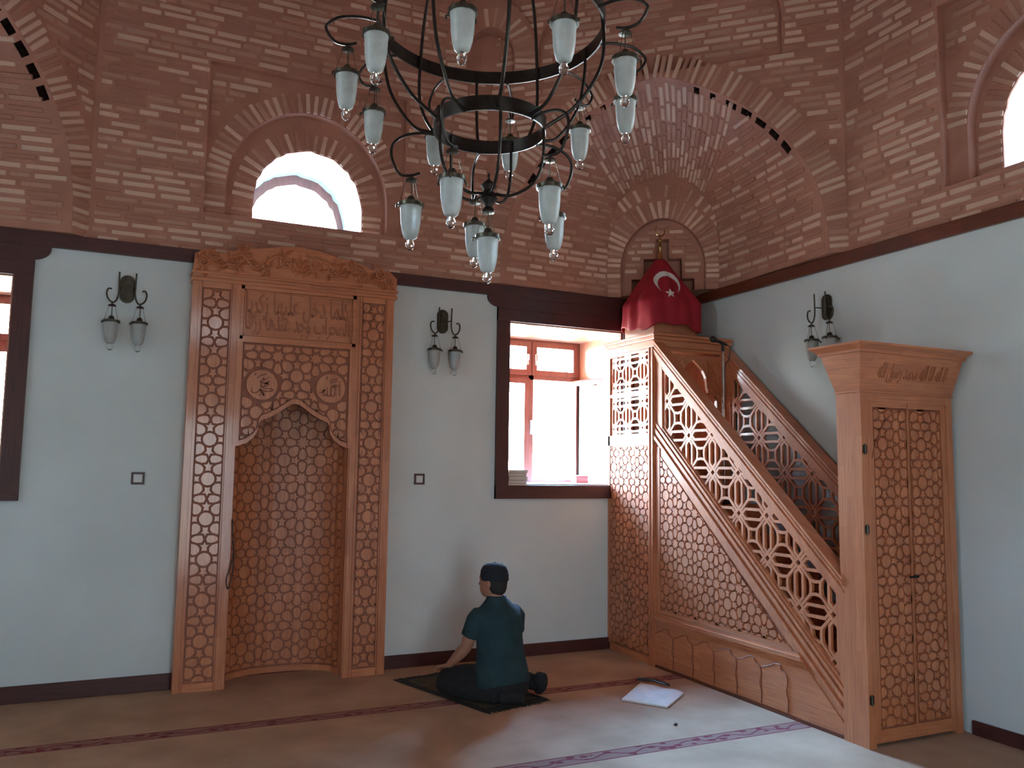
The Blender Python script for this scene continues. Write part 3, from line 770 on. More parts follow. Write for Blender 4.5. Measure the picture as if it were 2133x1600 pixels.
# ================================================================== GEOMETRIC CARVING
def unit_cells():
    cells = []
    K = (.098, .168); A = (.168, .378); H = (.05, .388); n2 = (.083, .287); T = (.297, .416); D = (.36, .5); E = (.401, .401)
    oct_ = [(.19*math.cos(2*PI*i/16), .19*math.sin(2*PI*i/16)) for i in range(16)]; cells.append(oct_)
    star = [(0, .5), H, A, n2, K, (0, .19)] + [(-a, b) for a, b in (K, n2, A, H)]
    hexa = [(0, .5), H, A, T, D] + [(a, 1-b) for a, b in (T, A, H)]
    q = [E, T, A, n2, K, (.137, .137)] + [(b, a) for a, b in (K, n2, A, T)]
    rot = lambda p, k: [(a, b) if k == 0 else (-b, a) if k == 1 else (-a, -b) if k == 2 else (b, -a) for a, b in p]
    for k in range(4): cells.append(rot(star, k)); cells.append(rot(q, k))
    cells.append(hexa); cells.append([(-a, b) for a, b in hexa]); cells.append([(b, a) for a, b in hexa]); cells.append([(b, -a) for a, b in hexa])
    s8 = []
    for i in range(16):
        r = .14 if i % 2 == 0 else .22; a = 2*PI*i/16; s8.append((.5+r*math.cos(a), .5+r*math.sin(a)))
    cells.append(s8)
    return cells
UC = unit_cells()
def ring_cells():
    """overlapping octagonal rings, a four-pointed star in each"""
    p = .62; h = p*math.tan(PI/8); q = 1-p; e = (p+h)/2; k = p+h-.5
    c = .155
    pet = [(.135, 0), (c, -c), (e, -e), (.5, -k), (q, -h), (q, h), (.5, k), (e, e), (c, c)]
    rot = lambda P, n: [(a, b) if n == 0 else (-b, a) if n == 1 else (-a, -b) if n == 2 else (b, -a) for a, b in P]
    out = [rot(pet, n) for n in range(4)]
    out.append([(.135, 0), (c, c), (0, .135), (-c, c), (-.135, 0), (-c, -c), (0, -.135), (c, -c)])
    out.append([(p, -h), (p, h), (.5, k), (q, h), (q, -h), (.5, -k)]); out.append([(b, a) for a, b in out[-1]])
    out.append([(.5, k), (1-k, .5), (.5, 1-k), (k, .5)])
    return out
UR = ring_cells()
def area(p): return .5*sum(p[i][0]*p[(i+1) % len(p)][1]-p[(i+1) % len(p)][0]*p[i][1] for i in range(len(p)))
def clean(p, e=1e-5):
    out = []
    for q in p:
        if not out or (abs(q[0]-out[-1][0])+abs(q[1]-out[-1][1])) > e: out.append(q)
    if len(out) > 1 and abs(out[0][0]-out[-1][0])+abs(out[0][1]-out[-1][1]) <= e: out.pop()
    return out
def clip_half(p, a, b):
    """keep the left side of a->b"""
    out = []; n = len(p)
    f = lambda q: (b[0]-a[0])*(q[1]-a[1])-(b[1]-a[1])*(q[0]-a[0])
    for i in range(n):
        c, d = p[i], p[(i+1) % n]; fc, fd = f(c), f(d)
        if fc >= 0: out.append(c)
        if (fc >= 0) != (fd >= 0): t = fc/(fc-fd); out.append((c[0]+(d[0]-c[0])*t, c[1]+(d[1]-c[1])*t))
    return clean(out)
def inset(p, g):
    n = len(p); out = []
    for i in range(n):
        a, b, c = V(p[i-1]), V(p[i]), V(p[(i+1) % n])
        d1 = (b-a); d2 = (c-b)
        if d1.length < 1e-7 or d2.length < 1e-7: out.append(tuple(b)); continue
        d1.normalize(); d2.normalize(); n1 = V((-d1.y, d1.x)); n2 = V((-d2.y, d2.x)); s = n1+n2
        if s.length < .2: out.append(tuple(b+n1*g)); continue
        s.normalize(); k = g/max(.35, s.dot(n1)); out.append(tuple(b+s*k))
    return out
def pattern(region, ox, oz, a, keep=None, UC=UC):
    """cells of the tiling clipped to a convex region (counter-clockwise)"""
    if area(region) < 0: region = region[::-1]
    u0, u1 = min(p[0] for p in region), max(p[0] for p in region); v0, v1 = min(p[1] for p in region), max(p[1] for p in region)
    out = []
    for i in range(int(math.floor((u0-ox)/a))-1, int(math.ceil((u1-ox)/a))+1):
        for j in range(int(math.floor((v0-oz)/a))-1, int(math.ceil((v1-oz)/a))+1):
            for cidx, c in enumerate(UC):
                p = [(ox+(i+x)*a, oz+(j+y)*a) for x, y in c]
                if area(p) < 0: p = p[::-1]
                if max(q[0] for q in p) < u0 or min(q[0] for q in p) > u1 or max(q[1] for q in p) < v0 or min(q[1] for q in p) > v1: continue
                n = len(region)
                for k in range(n):
                    p = clip_half(p, region[k], region[(k+1) % n])
                    if len(p) < 3: break
                if len(p) < 3 or area(p) < .02*a*a*.35: continue
                if keep:
                    p = keep(p)
                    if not p or len(p) < 3 or area(p) < .006*a*a: continue
                out.append(p)
    return out
def relief(name, cells, P, w0, w1, parent, g, mat='wood', facets=None):
    """raised tiles left standing between cut grooves. w0 ground, w1 face"""
    mb = MB()
    for p in cells:
        q = clean(inset(p, g), 1e-4)
        if len(q) < 3 or area(q) < .15*abs(area(p)) : continue
        pieces = [q]
        if facets:
            pieces = []
            for a, b in zip(facets, facets[1:]):
                c = clip_half(clip_half(q, (a, 10), (a, -10)), (b, -10), (b, 10))
                if len(c) > 2 and area(c) > 1e-6: pieces.append(c)
        for c in pieces:
            n = len(c); t = clean(inset(c, g*.22), 1e-5) if not facets else c
            if len(t) != n: t = c
            vs = [P(u, v, w0) for u, v in c]+[P(u, v, w1) for u, v in t]
            fs = [(i, (i+1) % n, n+(i+1) % n, n+i) for i in range(n)]+[tuple(range(n, 2*n))]
            mb.add(vs, fs, mat)
    return mb.build(name, mat, parent, fix=False)
def lattice(name, cells, P, w0, w1, parent, g, mat='wood'):
    """pierced screen: straps along every cell edge"""
    mb = MB()
    for p in cells:
        q = inset(p, g); n = len(p)
        if abs(area(q)) < .12*abs(area(p)) or area(q) < 0:
            mb.add([P(u, v, w0) for u, v in p]+[P(u, v, w1) for u, v in p], [tuple(range(n)), tuple(range(n, 2*n))[::-1]], mat); continue
        vs = []
        for w in (w0, w1): vs += [P(u, v, w) for u, v in p]+[P(u, v, w) for u, v in q]
        fs = []
        for i in range(n):
            j = (i+1) % n
            fs += [(i, j, n+j, n+i), (2*n+i, 3*n+i, 3*n+j, 2*n+j), (n+i, n+j, 3*n+j, 3*n+i)]
        mb.add(vs, fs, mat)
    return mb.build(name, mat, parent, fix=False)

# ================================================================== MIHRAB
mih = thing('mihrab', (1.11, -.07, 0), 'tall carved pine prayer niche with a leafy crown in the middle of the back wall', 'mihrab')
MC = 1.115; YF = -.14
PM = lambda u, v, w: (u, YF+w, v)     # w<0 towards the room
AP = .267
def column(x0, x1, name='side_column'):
    mb = MB(); a, b = x0+.062, x1-.068
    mb.box(x0, x1, YF+.01, 0, 0, 2.74, 'wood')
    for p, q, h in ((x0, x0+.042, .0), (x0+.042, x0+.052, .012), (x0+.052, a, -.006), (b, b+.008, -.006), (b+.008, b+.018, .012), (b+.018, x1, 0)):
        mb.box(p, q, YF-h-.004, YF+.012, 0, 2.74, 'wood')
    mb.box(a, b, YF-.004, YF+.012, 0, .055, 'wood_h'); mb.box(a, b, YF-.004, YF+.012, 2.70, 2.74, 'wood_h')
    o = mb.build(name, None, mih)
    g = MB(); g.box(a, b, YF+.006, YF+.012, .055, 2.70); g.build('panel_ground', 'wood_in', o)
    cells = pattern([(a+.003, .06), (b-.003, .06), (b-.003, 2.695), (a+.003, 2.695)], (a+b)/2, 2.46-10*AP, AP)
    relief('carved_panel', cells, PM, .008, -.004, o, .0062)
column(.395, .715); column(1.515, 1.818)
# niche of tall flat staves
FN = 9; fac = []
for k in range(FN+1):
    t = PI-PI*k/FN; fac.append((MC+.392*math.cos(t), -.01+.235*math.sin(t)**.85 if 0 < k < FN else -.01))
ucum = [0]
for a, b in zip(fac, fac[1:]): ucum.append(ucum[-1]+math.hypot(b[0]-a[0], b[1]-a[1]))
def PN(u, v, w):
    u = min(max(u, 0), ucum[-1]); i = max(j for j in range(FN) if ucum[j] <= u+1e-7); t = (u-ucum[i])/(ucum[i+1]-ucum[i])
    a, b = V(fac[i]), V(fac[i+1]); d = (b-a).normalized(); p = a.lerp(b, t); nn = V((d.y, -d.x)); p = p+nn*(-w)   # -w towards the room
    return (p.x, p.y, v)
def stave_P(i):
    a, b = V(fac[i]), V(fac[i+1]); d = (b-a).normalized(); nn = V((d.y, -d.x))
    if nn.y > 0: nn = -nn
    return lambda u, v, w: tuple((lambda p: (p.x, p.y, v))(a+d*(u-ucum[i])-nn*w*1.0))
cells_n = pattern([(.002, .05), (ucum[-1]-.002, .05), (ucum[-1]-.002, 2.30), (.002, 2.30)], ucum[-1]/2, 2.46-10*AP-.133, AP)
for i in range(FN):
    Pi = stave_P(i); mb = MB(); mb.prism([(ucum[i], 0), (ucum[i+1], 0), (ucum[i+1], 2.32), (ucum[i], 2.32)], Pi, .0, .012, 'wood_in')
    mb.prism([(ucum[i], 0), (ucum[i+1], 0), (ucum[i+1], .04), (ucum[i], .04)], Pi, -.008, .0, 'wood_h')
    st = mb.build('stave', None, mih)
    cc = []
    for p in cells_n:
        q = clean(inset(p, .0062), 1e-4)
        if len(q) < 3 or area(q) < .1*abs(area(p)): continue
        c = clip_half(clip_half(q, (ucum[i], 10), (ucum[i], -10)), (ucum[i+1], -10), (ucum[i+1], 10))
        if len(c) > 2 and area(c) > 2e-6: cc.append(c)
    mb = MB()
    for c in cc:
        n = len(c); mb.add([Pi(u, v, 0) for u, v in c]+[Pi(u, v, -.007) for u, v in c], [(k, (k+1) % n, n+(k+1) % n, n+k) for k in range(n)]+[tuple(range(n, 2*n))])
    if cc: mb.build('carved_relief', 'wood', st, fix=False)
mb = MB(); mb.box(.715, 1.515, -.01, .26, 2.30, 2.33, 'wood_h'); mb.box(.715, .722, YF+.01, .0, 0, 2.33, 'wood'); mb.box(1.508, 1.515, YF+.01, .0, 0, 2.33, 'wood'); mb.build('niche_lining', None, mih)
# spandrel panel with the cusped arch
arcL = [(.700, 1.612), (.745, 1.622), (.79, 1.64), (.835, 1.675), (.862, 1.72), (.868, 1.775), (.885, 1.80), (.94, 1.823), (1.0, 1.857), (1.05, 1.895), (1.085, 1.918), (1.115, 1.925)]
arcU = arcL + [(2*MC-a, b) for a, b in arcL[::-1][1:]]
def arcz(u):
    for a, b in zip(arcU, arcU[1:]):
        if a[0] <= u <= b[0]: return a[1]+(b[1]-a[1])*(u-a[0])/(b[0]-a[0])
    return 1.6
YS = -.128; PS = lambda u, v, w: (u, YS+w, v)
mb = MB()
for a, b in zip(arcU, arcU[1:]): mb.add([PS(a[0], a[1], 0), PS(b[0], b[1], 0), PS(b[0], 2.36, 0), PS(a[0], 2.36, 0), PS(a[0], a[1], .03), PS(b[0], b[1], .03), PS(b[0], 2.36, .03), PS(a[0], 2.36, .03)], [(0, 1, 2, 3), (7, 6, 5, 4), (0, 4, 5, 1)])
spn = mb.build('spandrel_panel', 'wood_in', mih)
def keep_sp(p):
    c = (sum(q[0] for q in p)/len(p), sum(q[1] for q in p)/len(p)); 
    # nearest segment of the raised border curve
    for cx_, cz_, r in ((.88, 2.048, .118), (1.361, 2.048, .118)):
        if math.hypot(c[0]-cx_, c[1]-cz_) < r: return None
        if math.hypot(c[0]-cx_, c[1]-cz_) < r+.12:
            d = V((c[0]-cx_, c[1]-cz_)).normalized(); f = V((cx_, cz_))+d*r; t = V((-d.y, d.x)); p = clip_half(p, tuple(f+t), tuple(f-t))
            if len(p) < 3: return None
    bd = [(a, b+.036) for a, b in arcU]
    best = None
    for a, b in zip(bd, bd[1:]):
        m_ = ((a[0]+b[0])/2, (a[1]+b[1])/2); d = math.hypot(c[0]-m_[0], c[1]-m_[1])
        if best is None or d < best[0]: best = (d, a, b)
    _, a, b = best
    if (c[1] < arcz(c[0])+.03): 
        pass
    return clip_half(p, a, b)
cells = pattern([(.742, 1.62), (1.488, 1.62), (1.488, 2.333), (.742, 2.333)], MC, 2.46-10*AP-.073, AP, keep_sp)
relief('carved_panel', cells, PS, .001, -.010, spn, .0062)
mb = MB()   # raised border that follows the arch, and the side strips
for a, b in zip(arcU, arcU[1:]):
    d = V((b[0]-a[0], b[1]-a[1])).normalized()
    q = [a, b, (b[0], b[1]+.034), (a[0], a[1]+.034)]; mb.prism(q, PS, -.018, .004)
mb.box(.698, .738, YS-.026, YS+.03, 1.625, 2.345); mb.box(1.492, 1.532, YS-.026, YS+.03, 1.625, 2.345)
mb.build('arch_border', 'wood', spn)
# roundels with carved names
def strokes(mb, P, cx, cz, s, lines, w, m='wood_in', wd=.012):
    for ln in lines:
        pts = bez([(cx+a*s, 0, cz+b*s) for a, b in ln], 5); 
        L = []; n = len(pts)
        for i, p in enumerate(pts):
            t = (pts[min(i+1, n-1)]-pts[max(i-1, 0)]); t = V((t.x, t.z)).normalized() if t.length > 0 else V((1, 0)); nn = V((-t.y, t.x)); k = wd*(.45+.55*math.sin(PI*min(1, (i+.6)/(n)))) *.5
            L.append(((p.x+nn.x*k, p.z+nn.y*k), (p.x-nn.x*k, p.z-nn.y*k)))
        for a, b in zip(L, L[1:]):
            mb.prism([a[0], b[0], b[1], a[1]], P, w-.003, w+.002, m)
ALLAH = [[(.62, .55), (.60, 0), (.63, -.52)], [(.32, .30), (.30, -.2), (.28, -.5), (.1, -.52), (.05, -.4)], [(.05, .2), (.03, -.2), (0, -.5), (-.2, -.53), (-.25, -.4)], [(-.22, .05), (-.25, -.42), (-.45, -.5), (-.5, -.3), (-.4, -.1), (-.62, -.32), (-.8, -.36)], [(-.1, .52), (.22, .62), (.5, .74)], [(-.05, .36), (.22, .46), (.5, .58)], [(-.28, .62), (-.25, .8)], [(.16, .12), (.2, .2), (.24, .1), (.16, .08)], [(.45, .1), (.46, .26)]]
MUH = [[(.45, .55), (.2, .38), (-.05, .22), (.1, .12), (.4, .1), (.3, -.05), (.0, -.1), (-.08, .1), (-.15, .3)], [(-.35, .42), (-.15, .6), (.05, .68), (.3, .74)], [(-.1, -.12), (.2, -.22), (.65, -.25), (.66, -.38), (.2, -.42), (-.1, -.35), (-.3, -.5), (-.5, -.56), (-.68, -.45), (-.62, -.2)], [(-.15, -.25), (0, -.5), (.15, -.7), (.05, -.45)], [(.02, .45), (.08, .4), (.02, .36)], [(-.2, -.7), (-.12, -.66)], [(-.5, .6), (-.42, .78)], [(.5, .3), (.3, .15), (.15, 0)]]
for (cx_, cz_, ln, r) in ((.88, 2.048, MUH, .105), (1.361, 2.048, ALLAH, .105)):
    mb = MB(); mb.prism([(cx_+r*math.cos(2*PI*i/36), cz_+r*math.sin(2*PI*i/36)) for i in range(36)], PS, -.016, .001); rd = mb.build('roundel', 'wood', spn)
    mb = MB(); strokes(mb, PS, cx_, cz_, r, ln, -.017); mb.build('carved_name', 'wood_in', rd)
# inscription panel
mb = MB(); mb.box(.735, 1.53, YF+.012, YF+.03, 2.385, 2.72, 'wood_h')
for a, b, c, d in ((.715, .735, 2.36, 2.74), (1.505, 1.53, 2.36, 2.74), (.715, 1.53, 2.355, 2.385), (.715, 1.53, 2.715, 2.74)): mb.box(a, b, YF-.008, YF+.03, c, d, 'wood_h')
for a, b, c, d in ((.738, .745, 2.388, 2.712), (1.495, 1.502, 2.388, 2.712), (.738, 1.502, 2.388, 2.395), (.738, 1.502, 2.705, 2.712)): mb.box(a, b, YF-.002, YF+.03, c, d, 'wood_h')
mb.box(.700, 1.53, YF-.012, YF+.03, 2.34, 2.36, 'wood_h')
ins = mb.build('inscription_panel', None, mih)
# presentation forms, laid out in visual order (left to right)
FORMS = {'ا': ('\ufe8d', '\ufe8e', None, None), 'ب': ('\ufe8f', '\ufe90', '\ufe91', '\ufe92'), 'ح': ('\ufea1', '\ufea2', '\ufea3', '\ufea4'), 'خ': ('\ufea5', '\ufea6', '\ufea7', '\ufea8'), 'د': ('\ufea9', '\ufeaa', None, None), 'ر': ('\ufead', '\ufeae', None, None), 'ز': ('\ufeaf', '\ufeb0', None, None), 'ع': ('\ufec9', '\ufeca', '\ufecb', '\ufecc'), 'ك': ('\ufed9', '\ufeda', '\ufedb', '\ufedc'), 'ل': ('\ufedd', '\ufede', '\ufedf', '\ufee0'), 'م': ('\ufee1', '\ufee2', '\ufee3', '\ufee4'), 'ه': ('\ufee9', '\ufeea', '\ufeeb', '\ufeec'), 'ي': ('\ufef1', '\ufef2', '\ufef3', '\ufef4'), 'س': ('\ufeb1', '\ufeb2', '\ufeb3', '\ufeb4'), 'و': ('\ufeed', '\ufeee', None, None), 'ج': ('\ufe9d', '\ufe9e', '\ufe9f', '\ufea0'), 'ن': ('\ufee5', '\ufee6', '\ufee7', '\ufee8'), 'ق': ('\ufed5', '\ufed6', '\ufed7', '\ufed8')}
def shape_ar(txt):
    out = []
    for wd in txt.split(' '):
        s = ''
        for i, ch in enumerate(wd):
            f = FORMS[ch]; prev = i > 0 and FORMS[wd[i-1]][2] is not None; nxt = i < len(wd)-1 and f[2] is not None
            s += f[3] if prev and nxt else f[1] if prev else f[2] if nxt else f[0]
        out.append(s[::-1])
    return ' '.join(out[::-1])
def arabic(txt, width, height, P, cx, cz, w, depth, parent, mat, name='inscription'):
    cu = bpy.data.curves.new('t', 'FONT'); cu.body = shape_ar(txt); cu.size = 1; cu.extrude = .02; cu.resolution_u = 3; cu.offset = .012
    ob = bpy.data.objects.new('t', cu); C.objects.link(ob); bpy.context.view_layer.update()
    dg = bpy.context.evaluated_depsgraph_get(); me = bpy.data.meshes.new_from_object(ob.evaluated_get(dg)); bpy.data.objects.remove(ob); bpy.data.curves.remove(cu)
    xs = [v.co.x for v in me.vertices]; ys = [v.co.y for v in me.vertices]
    if not xs: return None
    x0, x1, y0, y1 = min(xs), max(xs), min(ys), max(ys)
    for v in me.vertices:
        u = cx+((v.co.x-x0)/(x1-x0)-.5)*width; q = cz+((v.co.y-y0)/(y1-y0)-.5)*height
        v.co = P(u, q, w-(depth if v.co.z > 0 else 0))
    me.name = name; me.materials.clear(); me.materials.append(M[mat]); o = bpy.data.objects.new(name, me); C.objects.link(o); put(o, parent); return o
arabic('كلما دخل عليها زكريا', .735, .20, PM, MC+.003, 2.608, .012, .008, ins, 'wood_mid')
arabic('المحراب وجد عندها رزقا', .735, .17, PM, MC+.003, 2.482, .012, .007, ins, 'wood_mid')
# crown: cornice and a carved leafy crest
mb = MB()
mb.box(.385, 1.835, YF-.03, 0, 2.74, 2.765, 'wood_h', .004); mb.box(.39, 1.83, YF-.018, 0, 2.765, 2.79, 'wood_h'); mb.box(.38, 1.84, YF-.04, 0, 2.79, 2.805, 'wood_h', .003)
crn = mb.build('cornice', None, mih)
top = [(.39, 2.80), (1.83, 2.80), (1.83, 2.90), (1.80, 2.925), (1.76, 2.96), (1.70, 2.945), (1.62, 2.95), (1.5, 3.0), (1.38, 3.01), (1.25, 3.04), (1.11, 3.055), (.97, 3.04), (.84, 3.01), (.72, 3.0), (.60, 2.95), (.55, 2.945), (.50, 2.97), (.44, 2.955), (.40, 2.92)]
mb = MB(); mb.prism(top, lambda u, v, w: (u, YF-.02+w+(2.98-v)*.0, v), 0, .10); crest = mb.build('crest', 'wood_h', mih)
mb = MB(); rnd = random.Random(3)
def spiral(cx, cz, r, turns, sgn, w0=.0, tail=None):
    pts = []
    for i in range(22): t = i/21; a = w0+sgn*turns*2*PI*t; rr = r*(1-.82*t); pts.append((cx+rr*math.cos(a), YF-.028-.012*t, cz+rr*math.sin(a)))
    return pts
def leaf3(mb, cx, cz, ang, L, W):
    n = 7; vs = []; d = V((math.cos(ang), math.sin(ang))); nn = V((-d.y, d.x))
    for i in range(n+1):
        t = i/n; w_ = W*math.sin(PI*min(1, t*.95+.05))**.8*(1-.25*(i % 2)); c = V((cx, cz))+d*(L*t)+nn*(.18*L*math.sin(PI*t)*.5)
        for k, h in ((-1, 0), (0, 1), (1, 0)): q = c+nn*(w_*k); vs.append((q.x, YF-.022-.020*h*math.sin(PI*(t*.9+.1)), q.y))
    fs = []
    for i in range(n):
        for k in range(2): a = i*3+k; fs.append((a, a+1, a+4, a+3))
    mb.add(vs, fs)
for sgn in (-1, 1):
    for k, (dx, z, r) in enumerate(((.10, 2.93, .055), (.24, 2.90, .05), (.36, 2.955, .045), (.47, 2.88, .05), (.58, 2.92, .045), (.66, 2.87, .04))):
        c = (1.11+sgn*dx, z); mb.tube(spiral(c[0], c[1], r, 1.3, sgn*(1 if k % 2 else -1), PI/2), .009, n=6)
        for q in range(6): a = rnd.uniform(0, 2*PI); leaf3(mb, c[0]+r*.9*math.cos(a), c[1]+r*.9*math.sin(a), a+sgn*.7, rnd.uniform(.045, .075), .014)
    st = bez([(1.11+sgn*.02, YF-.03, 2.84), (1.11+sgn*.16, YF-.03, 2.97), (1.11+sgn*.3, YF-.03, 2.86), (1.11+sgn*.42, YF-.03, 2.95), (1.11+sgn*.54, YF-.03, 2.85), (1.11+sgn*.67, YF-.03, 2.92)], 8); mb.tube(st, .010, n=6)
for q in range(5): leaf3(mb, 1.11, 2.86, PI/2+(q-2)*.45, .15-.02*abs(q-2), .022)
o = mb.build('leaf_carving', 'wood_h', crest, fix=False); smooth_flat(o, 60)

# ================================================================== MINBAR (stepped pulpit)
XM = 3.79; XF = 4.53
mn = thing('minbar', (4.16, -1.36, 0), 'carved pine stair pulpit with pierced railings and a tall door, along the right wall', 'pulpit')
PX = lambda u, v, w: (XM+w, -u, v)            # outer side, w<0 towards the nave
SL = -.868; zl = lambda u, c: c+SL*(u-.7)
def side_rail(P, parent, lat_only=False):
    """sloping balustrade: rail, screen, band below. w 0 = nave face"""
    mb = MB(); uend = 2.56
    def band(c0, c1, w0, w1, u0=.70, u1=uend, m='wood'):
        mb.prism([(u0, zl(u0, c0)), (u1, zl(u1, c0)), (u1, zl(u1, c1)), (u0, zl(u0, c1))], P, w0, w1, m)
    band(2.40, 2.50, -.012, .06); band(2.375, 2.40, -.004, .055); band(2.35, 2.375, .006, .05); band(2.43, 2.445, -.018, -.01); band(2.47, 2.485, -.02, -.01)
    band(2.495, 2.515, -.022, .07)
    for c0, c1, w in ((1.87, 1.895, .006), (1.845, 1.87, -.004), (1.825, 1.845, .008), (1.79, 1.825, -.008), (1.765, 1.79, .0), (1.735, 1.765, -.014), (1.66, 1.735, .006)): band(c0, c1, w, .05)
    # end stiles
    mb.prism([(.70, zl(.70, 1.87)), (.785, zl(.785, 1.87)), (.785, zl(.785, 2.40)), (.70, zl(.70, 2.40))], P, .004, .05, 'wood')
    mb.prism([(2.505, zl(2.505, 1.87)), (uend, zl(uend, 1.87)), (uend, zl(uend, 2.40)), (2.505, zl(2.505, 2.40))], P, .004, .05, 'wood')
    o = mb.build('balustrade', None, parent)
    reg = [(.785, zl(.785, 1.893)), (2.507, zl(2.507, 1.893)), (2.507, zl(2.507, 2.352)), (.785, zl(.785, 2.352))]
    lattice('pierced_screen', pattern(reg, .97, zl(.97, 2.12), .27, None, UR), P, .016, .036, o, .0095)
    return o
side_rail(PX, mn)
PFar = lambda u, v, w: (XF-.005-w, -u, v)
PFr = lambda u, v, w: (XF-.075+w, -u, v)
side_rail(PFr, mn)
# nave side: triangular carved panel, moulding and plinth
mb = MB()
tri = [(.755, .43), (2.09, .43), (.755, zl(.755, 1.66))]
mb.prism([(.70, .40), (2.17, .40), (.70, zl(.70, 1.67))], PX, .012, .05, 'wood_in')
sp_ = mb.build('stair_side', None, mn)
mb = MB(); mb.box(XM+.0, XM+.05, -.755, -.70, .34, 1.67, 'wood'); mb.prism([(.755, .40), (2.14, .40), (2.10, .435), (.755, .435)], PX, .004, .03, 'wood_h'); mb.build('stile', None, sp_)
cells = pattern(tri, .83, .43+.165, .235); relief('carved_panel', cells, PX, .012, .003, sp_, .0052)
mb = MB()
for z0, z1, w in ((.385, .405, -.006), (.36, .385, -.020), (.335, .36, -.010)):
    ue = 2.21+(.385-z0)*1.0; mb.prism([(.70, z0), (ue, z0), (ue-.02, z1), (.70, z1)], PX, w, .05, 'wood_h')
mb.build('moulding', None, sp_)
mb = MB(); ue = lambda z: .7+(1.70-z)/.868
mb.prism([(.70, .02), (ue(.02)-.03, .02), (ue(.335)-.03, .335), (.70, .335)], PX, .0, .05, 'wood_h'); mb.prism([(.66, 0), (2.56, 0), (2.56, .02), (.66, .02)], PX, -.008, .05, 'red')
pl = mb.build('plinth', None, sp_)
# shallow carved drapery arcs on the plinth: stepped overlapping fields
mb = MB()
for k in range(6):
    u0 = .86+.235*k; top = min(.31, zl(u0+.2, 1.70)-.03)
    if top < .1: break
    cur = bez([(u0+.0, 0, .30), (u0+.012, 0, .27), (u0+.05, 0, .255), (u0+.062, 0, .21), (u0+.05, 0, .15), (u0+.065, 0, .10), (u0+.06, 0, .03)], 5)
    up = bez([(u0-.16, 0, .255), (u0-.10, 0, .275), (u0-.04, 0, .30), (u0, 0, .30)], 5)
    ln = up+cur[1:]; poly = [(p.x, p.z) for p in ln]; poly = poly+[(u0-.16, .03)]
    mb.prism(poly, PX, -.006+0*k, .002, 'wood_h')
    e = [(p.x, -.001, p.z) for p in ln]
    mb.tube([PX(p.x, p.z, -.005) for p in ln], .0035, 'wood_in', n=5)
mb.build('carved_drapery', None, pl)
# tower under and round the speaker's platform
mb = MB()
mb.box(XM-.012, XM+.06, -.70, -.62, 0, 2.46, 'wood'); mb.box(XM-.02, XM, -.69, -.68, 0, 2.46, 'wood'); mb.box(XM-.02, XM, -.645, -.635, 0, 2.46, 'wood')
mb.box(XM, XM+.05, -.03, 0, 0, 2.46, 'wood'); mb.box(XM, XM+.05, -.62, 0, 1.69, 1.775, 'wood_h'); mb.box(XM, XM+.05, -.62, 0, 0, .06, 'wood_h')
mb.box(XM+.004, XM+.05, -.62, 0, 2.10, 2.125, 'wood_h'); mb.box(XM, XM+.05, -.62, 0, 2.45, 2.47, 'wood_h')
mb.box(XF-.05, XF, -.70, 0, 0, 2.46, 'wood')
tw = mb.build('tower_frame', None, mn)
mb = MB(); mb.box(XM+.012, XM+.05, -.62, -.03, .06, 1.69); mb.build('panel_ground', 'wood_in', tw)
relief('carved_panel', pattern([(.034, .065), (.616, .065), (.616, 1.685), (.034, 1.685)], .325, .10, .235), PX, .012, .003, tw, .0052)
for z0, z1 in ((1.775, 2.10), (2.125, 2.45)):
    lattice('pierced_screen', pattern([(.03, z0), (.62, z0), (.62, z1), (.03, z1)], .18, (z0+z1)/2, .215, None, UR), PX, .014, .034, tw, .0085)
mb = MB(); mb.box(XM+.05, XF-.05, -.68, 0, 1.64, 1.69); mb.build('platform', 'wood_h', tw)
mb = MB(); mb.box(XM+.05, XF-.05, -.66, -.63, .0, 1.66); mb.build('riser_board', 'wood', tw)
# front of the tower above the steps, with a cusped doorway
PT = lambda u, v, w: (u, -.70+w, v); xc = (XM+XF)/2
half = [(.235, 1.66), (.235, 2.06), (.20, 2.10), (.15, 2.12), (.135, 2.17), (.13, 2.24), (.10, 2.30), (.05, 2.345), (0, 2.385)]
dA = [(xc-a, b) for a, b in half]+[(xc+a, b) for a, b in half[::-1][1:]]
mb = MB()
arch_plate(mb, PT, XM+.05, XF-.04, 1.66, 2.42, dA, .0, None); arch_plate(mb, PT, XM+.05, XF-.04, 1.66, 2.42, dA, .03, None); arch_reveal(mb, PT, dA, 0, .03, None, False)
tf = mb.build('doorway_panel', 'wood', tw, fix=False)
def keep_t(p):
    c = (sum(q[0] for q in p)/len(p), sum(q[1] for q in p)/len(p)); best = min(((math.hypot(c[0]-(a[0]+b[0])/2, c[1]-(a[1]+b[1])/2), a, b) for a, b in zip(dA, dA[1:])), key=lambda t: t[0]); a, b = best[1], best[2]
    if abs(c[0]-xc) < .12 and c[1] < 2.25: return None
    return clip_half(p, a, b)
relief('carved_panel', pattern([(XM+.06, 1.70), (XF-.06, 1.70), (XF-.06, 2.40), (XM+.06, 2.40)], xc, 2.30, .235, keep_t), PT, .0, -.007, tf, .0052)
mb = MB()   # cornice of the tower on two sides
for z0, z1, e_ in ((2.42, 2.445, .008), (2.445, 2.50, .018), (2.50, 2.53, .034), (2.53, 2.55, .046)):
    mb.box(XM-e_, XF, -.70-e_, 0, z0+.02, z1+.02, 'wood_h', .003)
mb.build('cornice', None, tw)
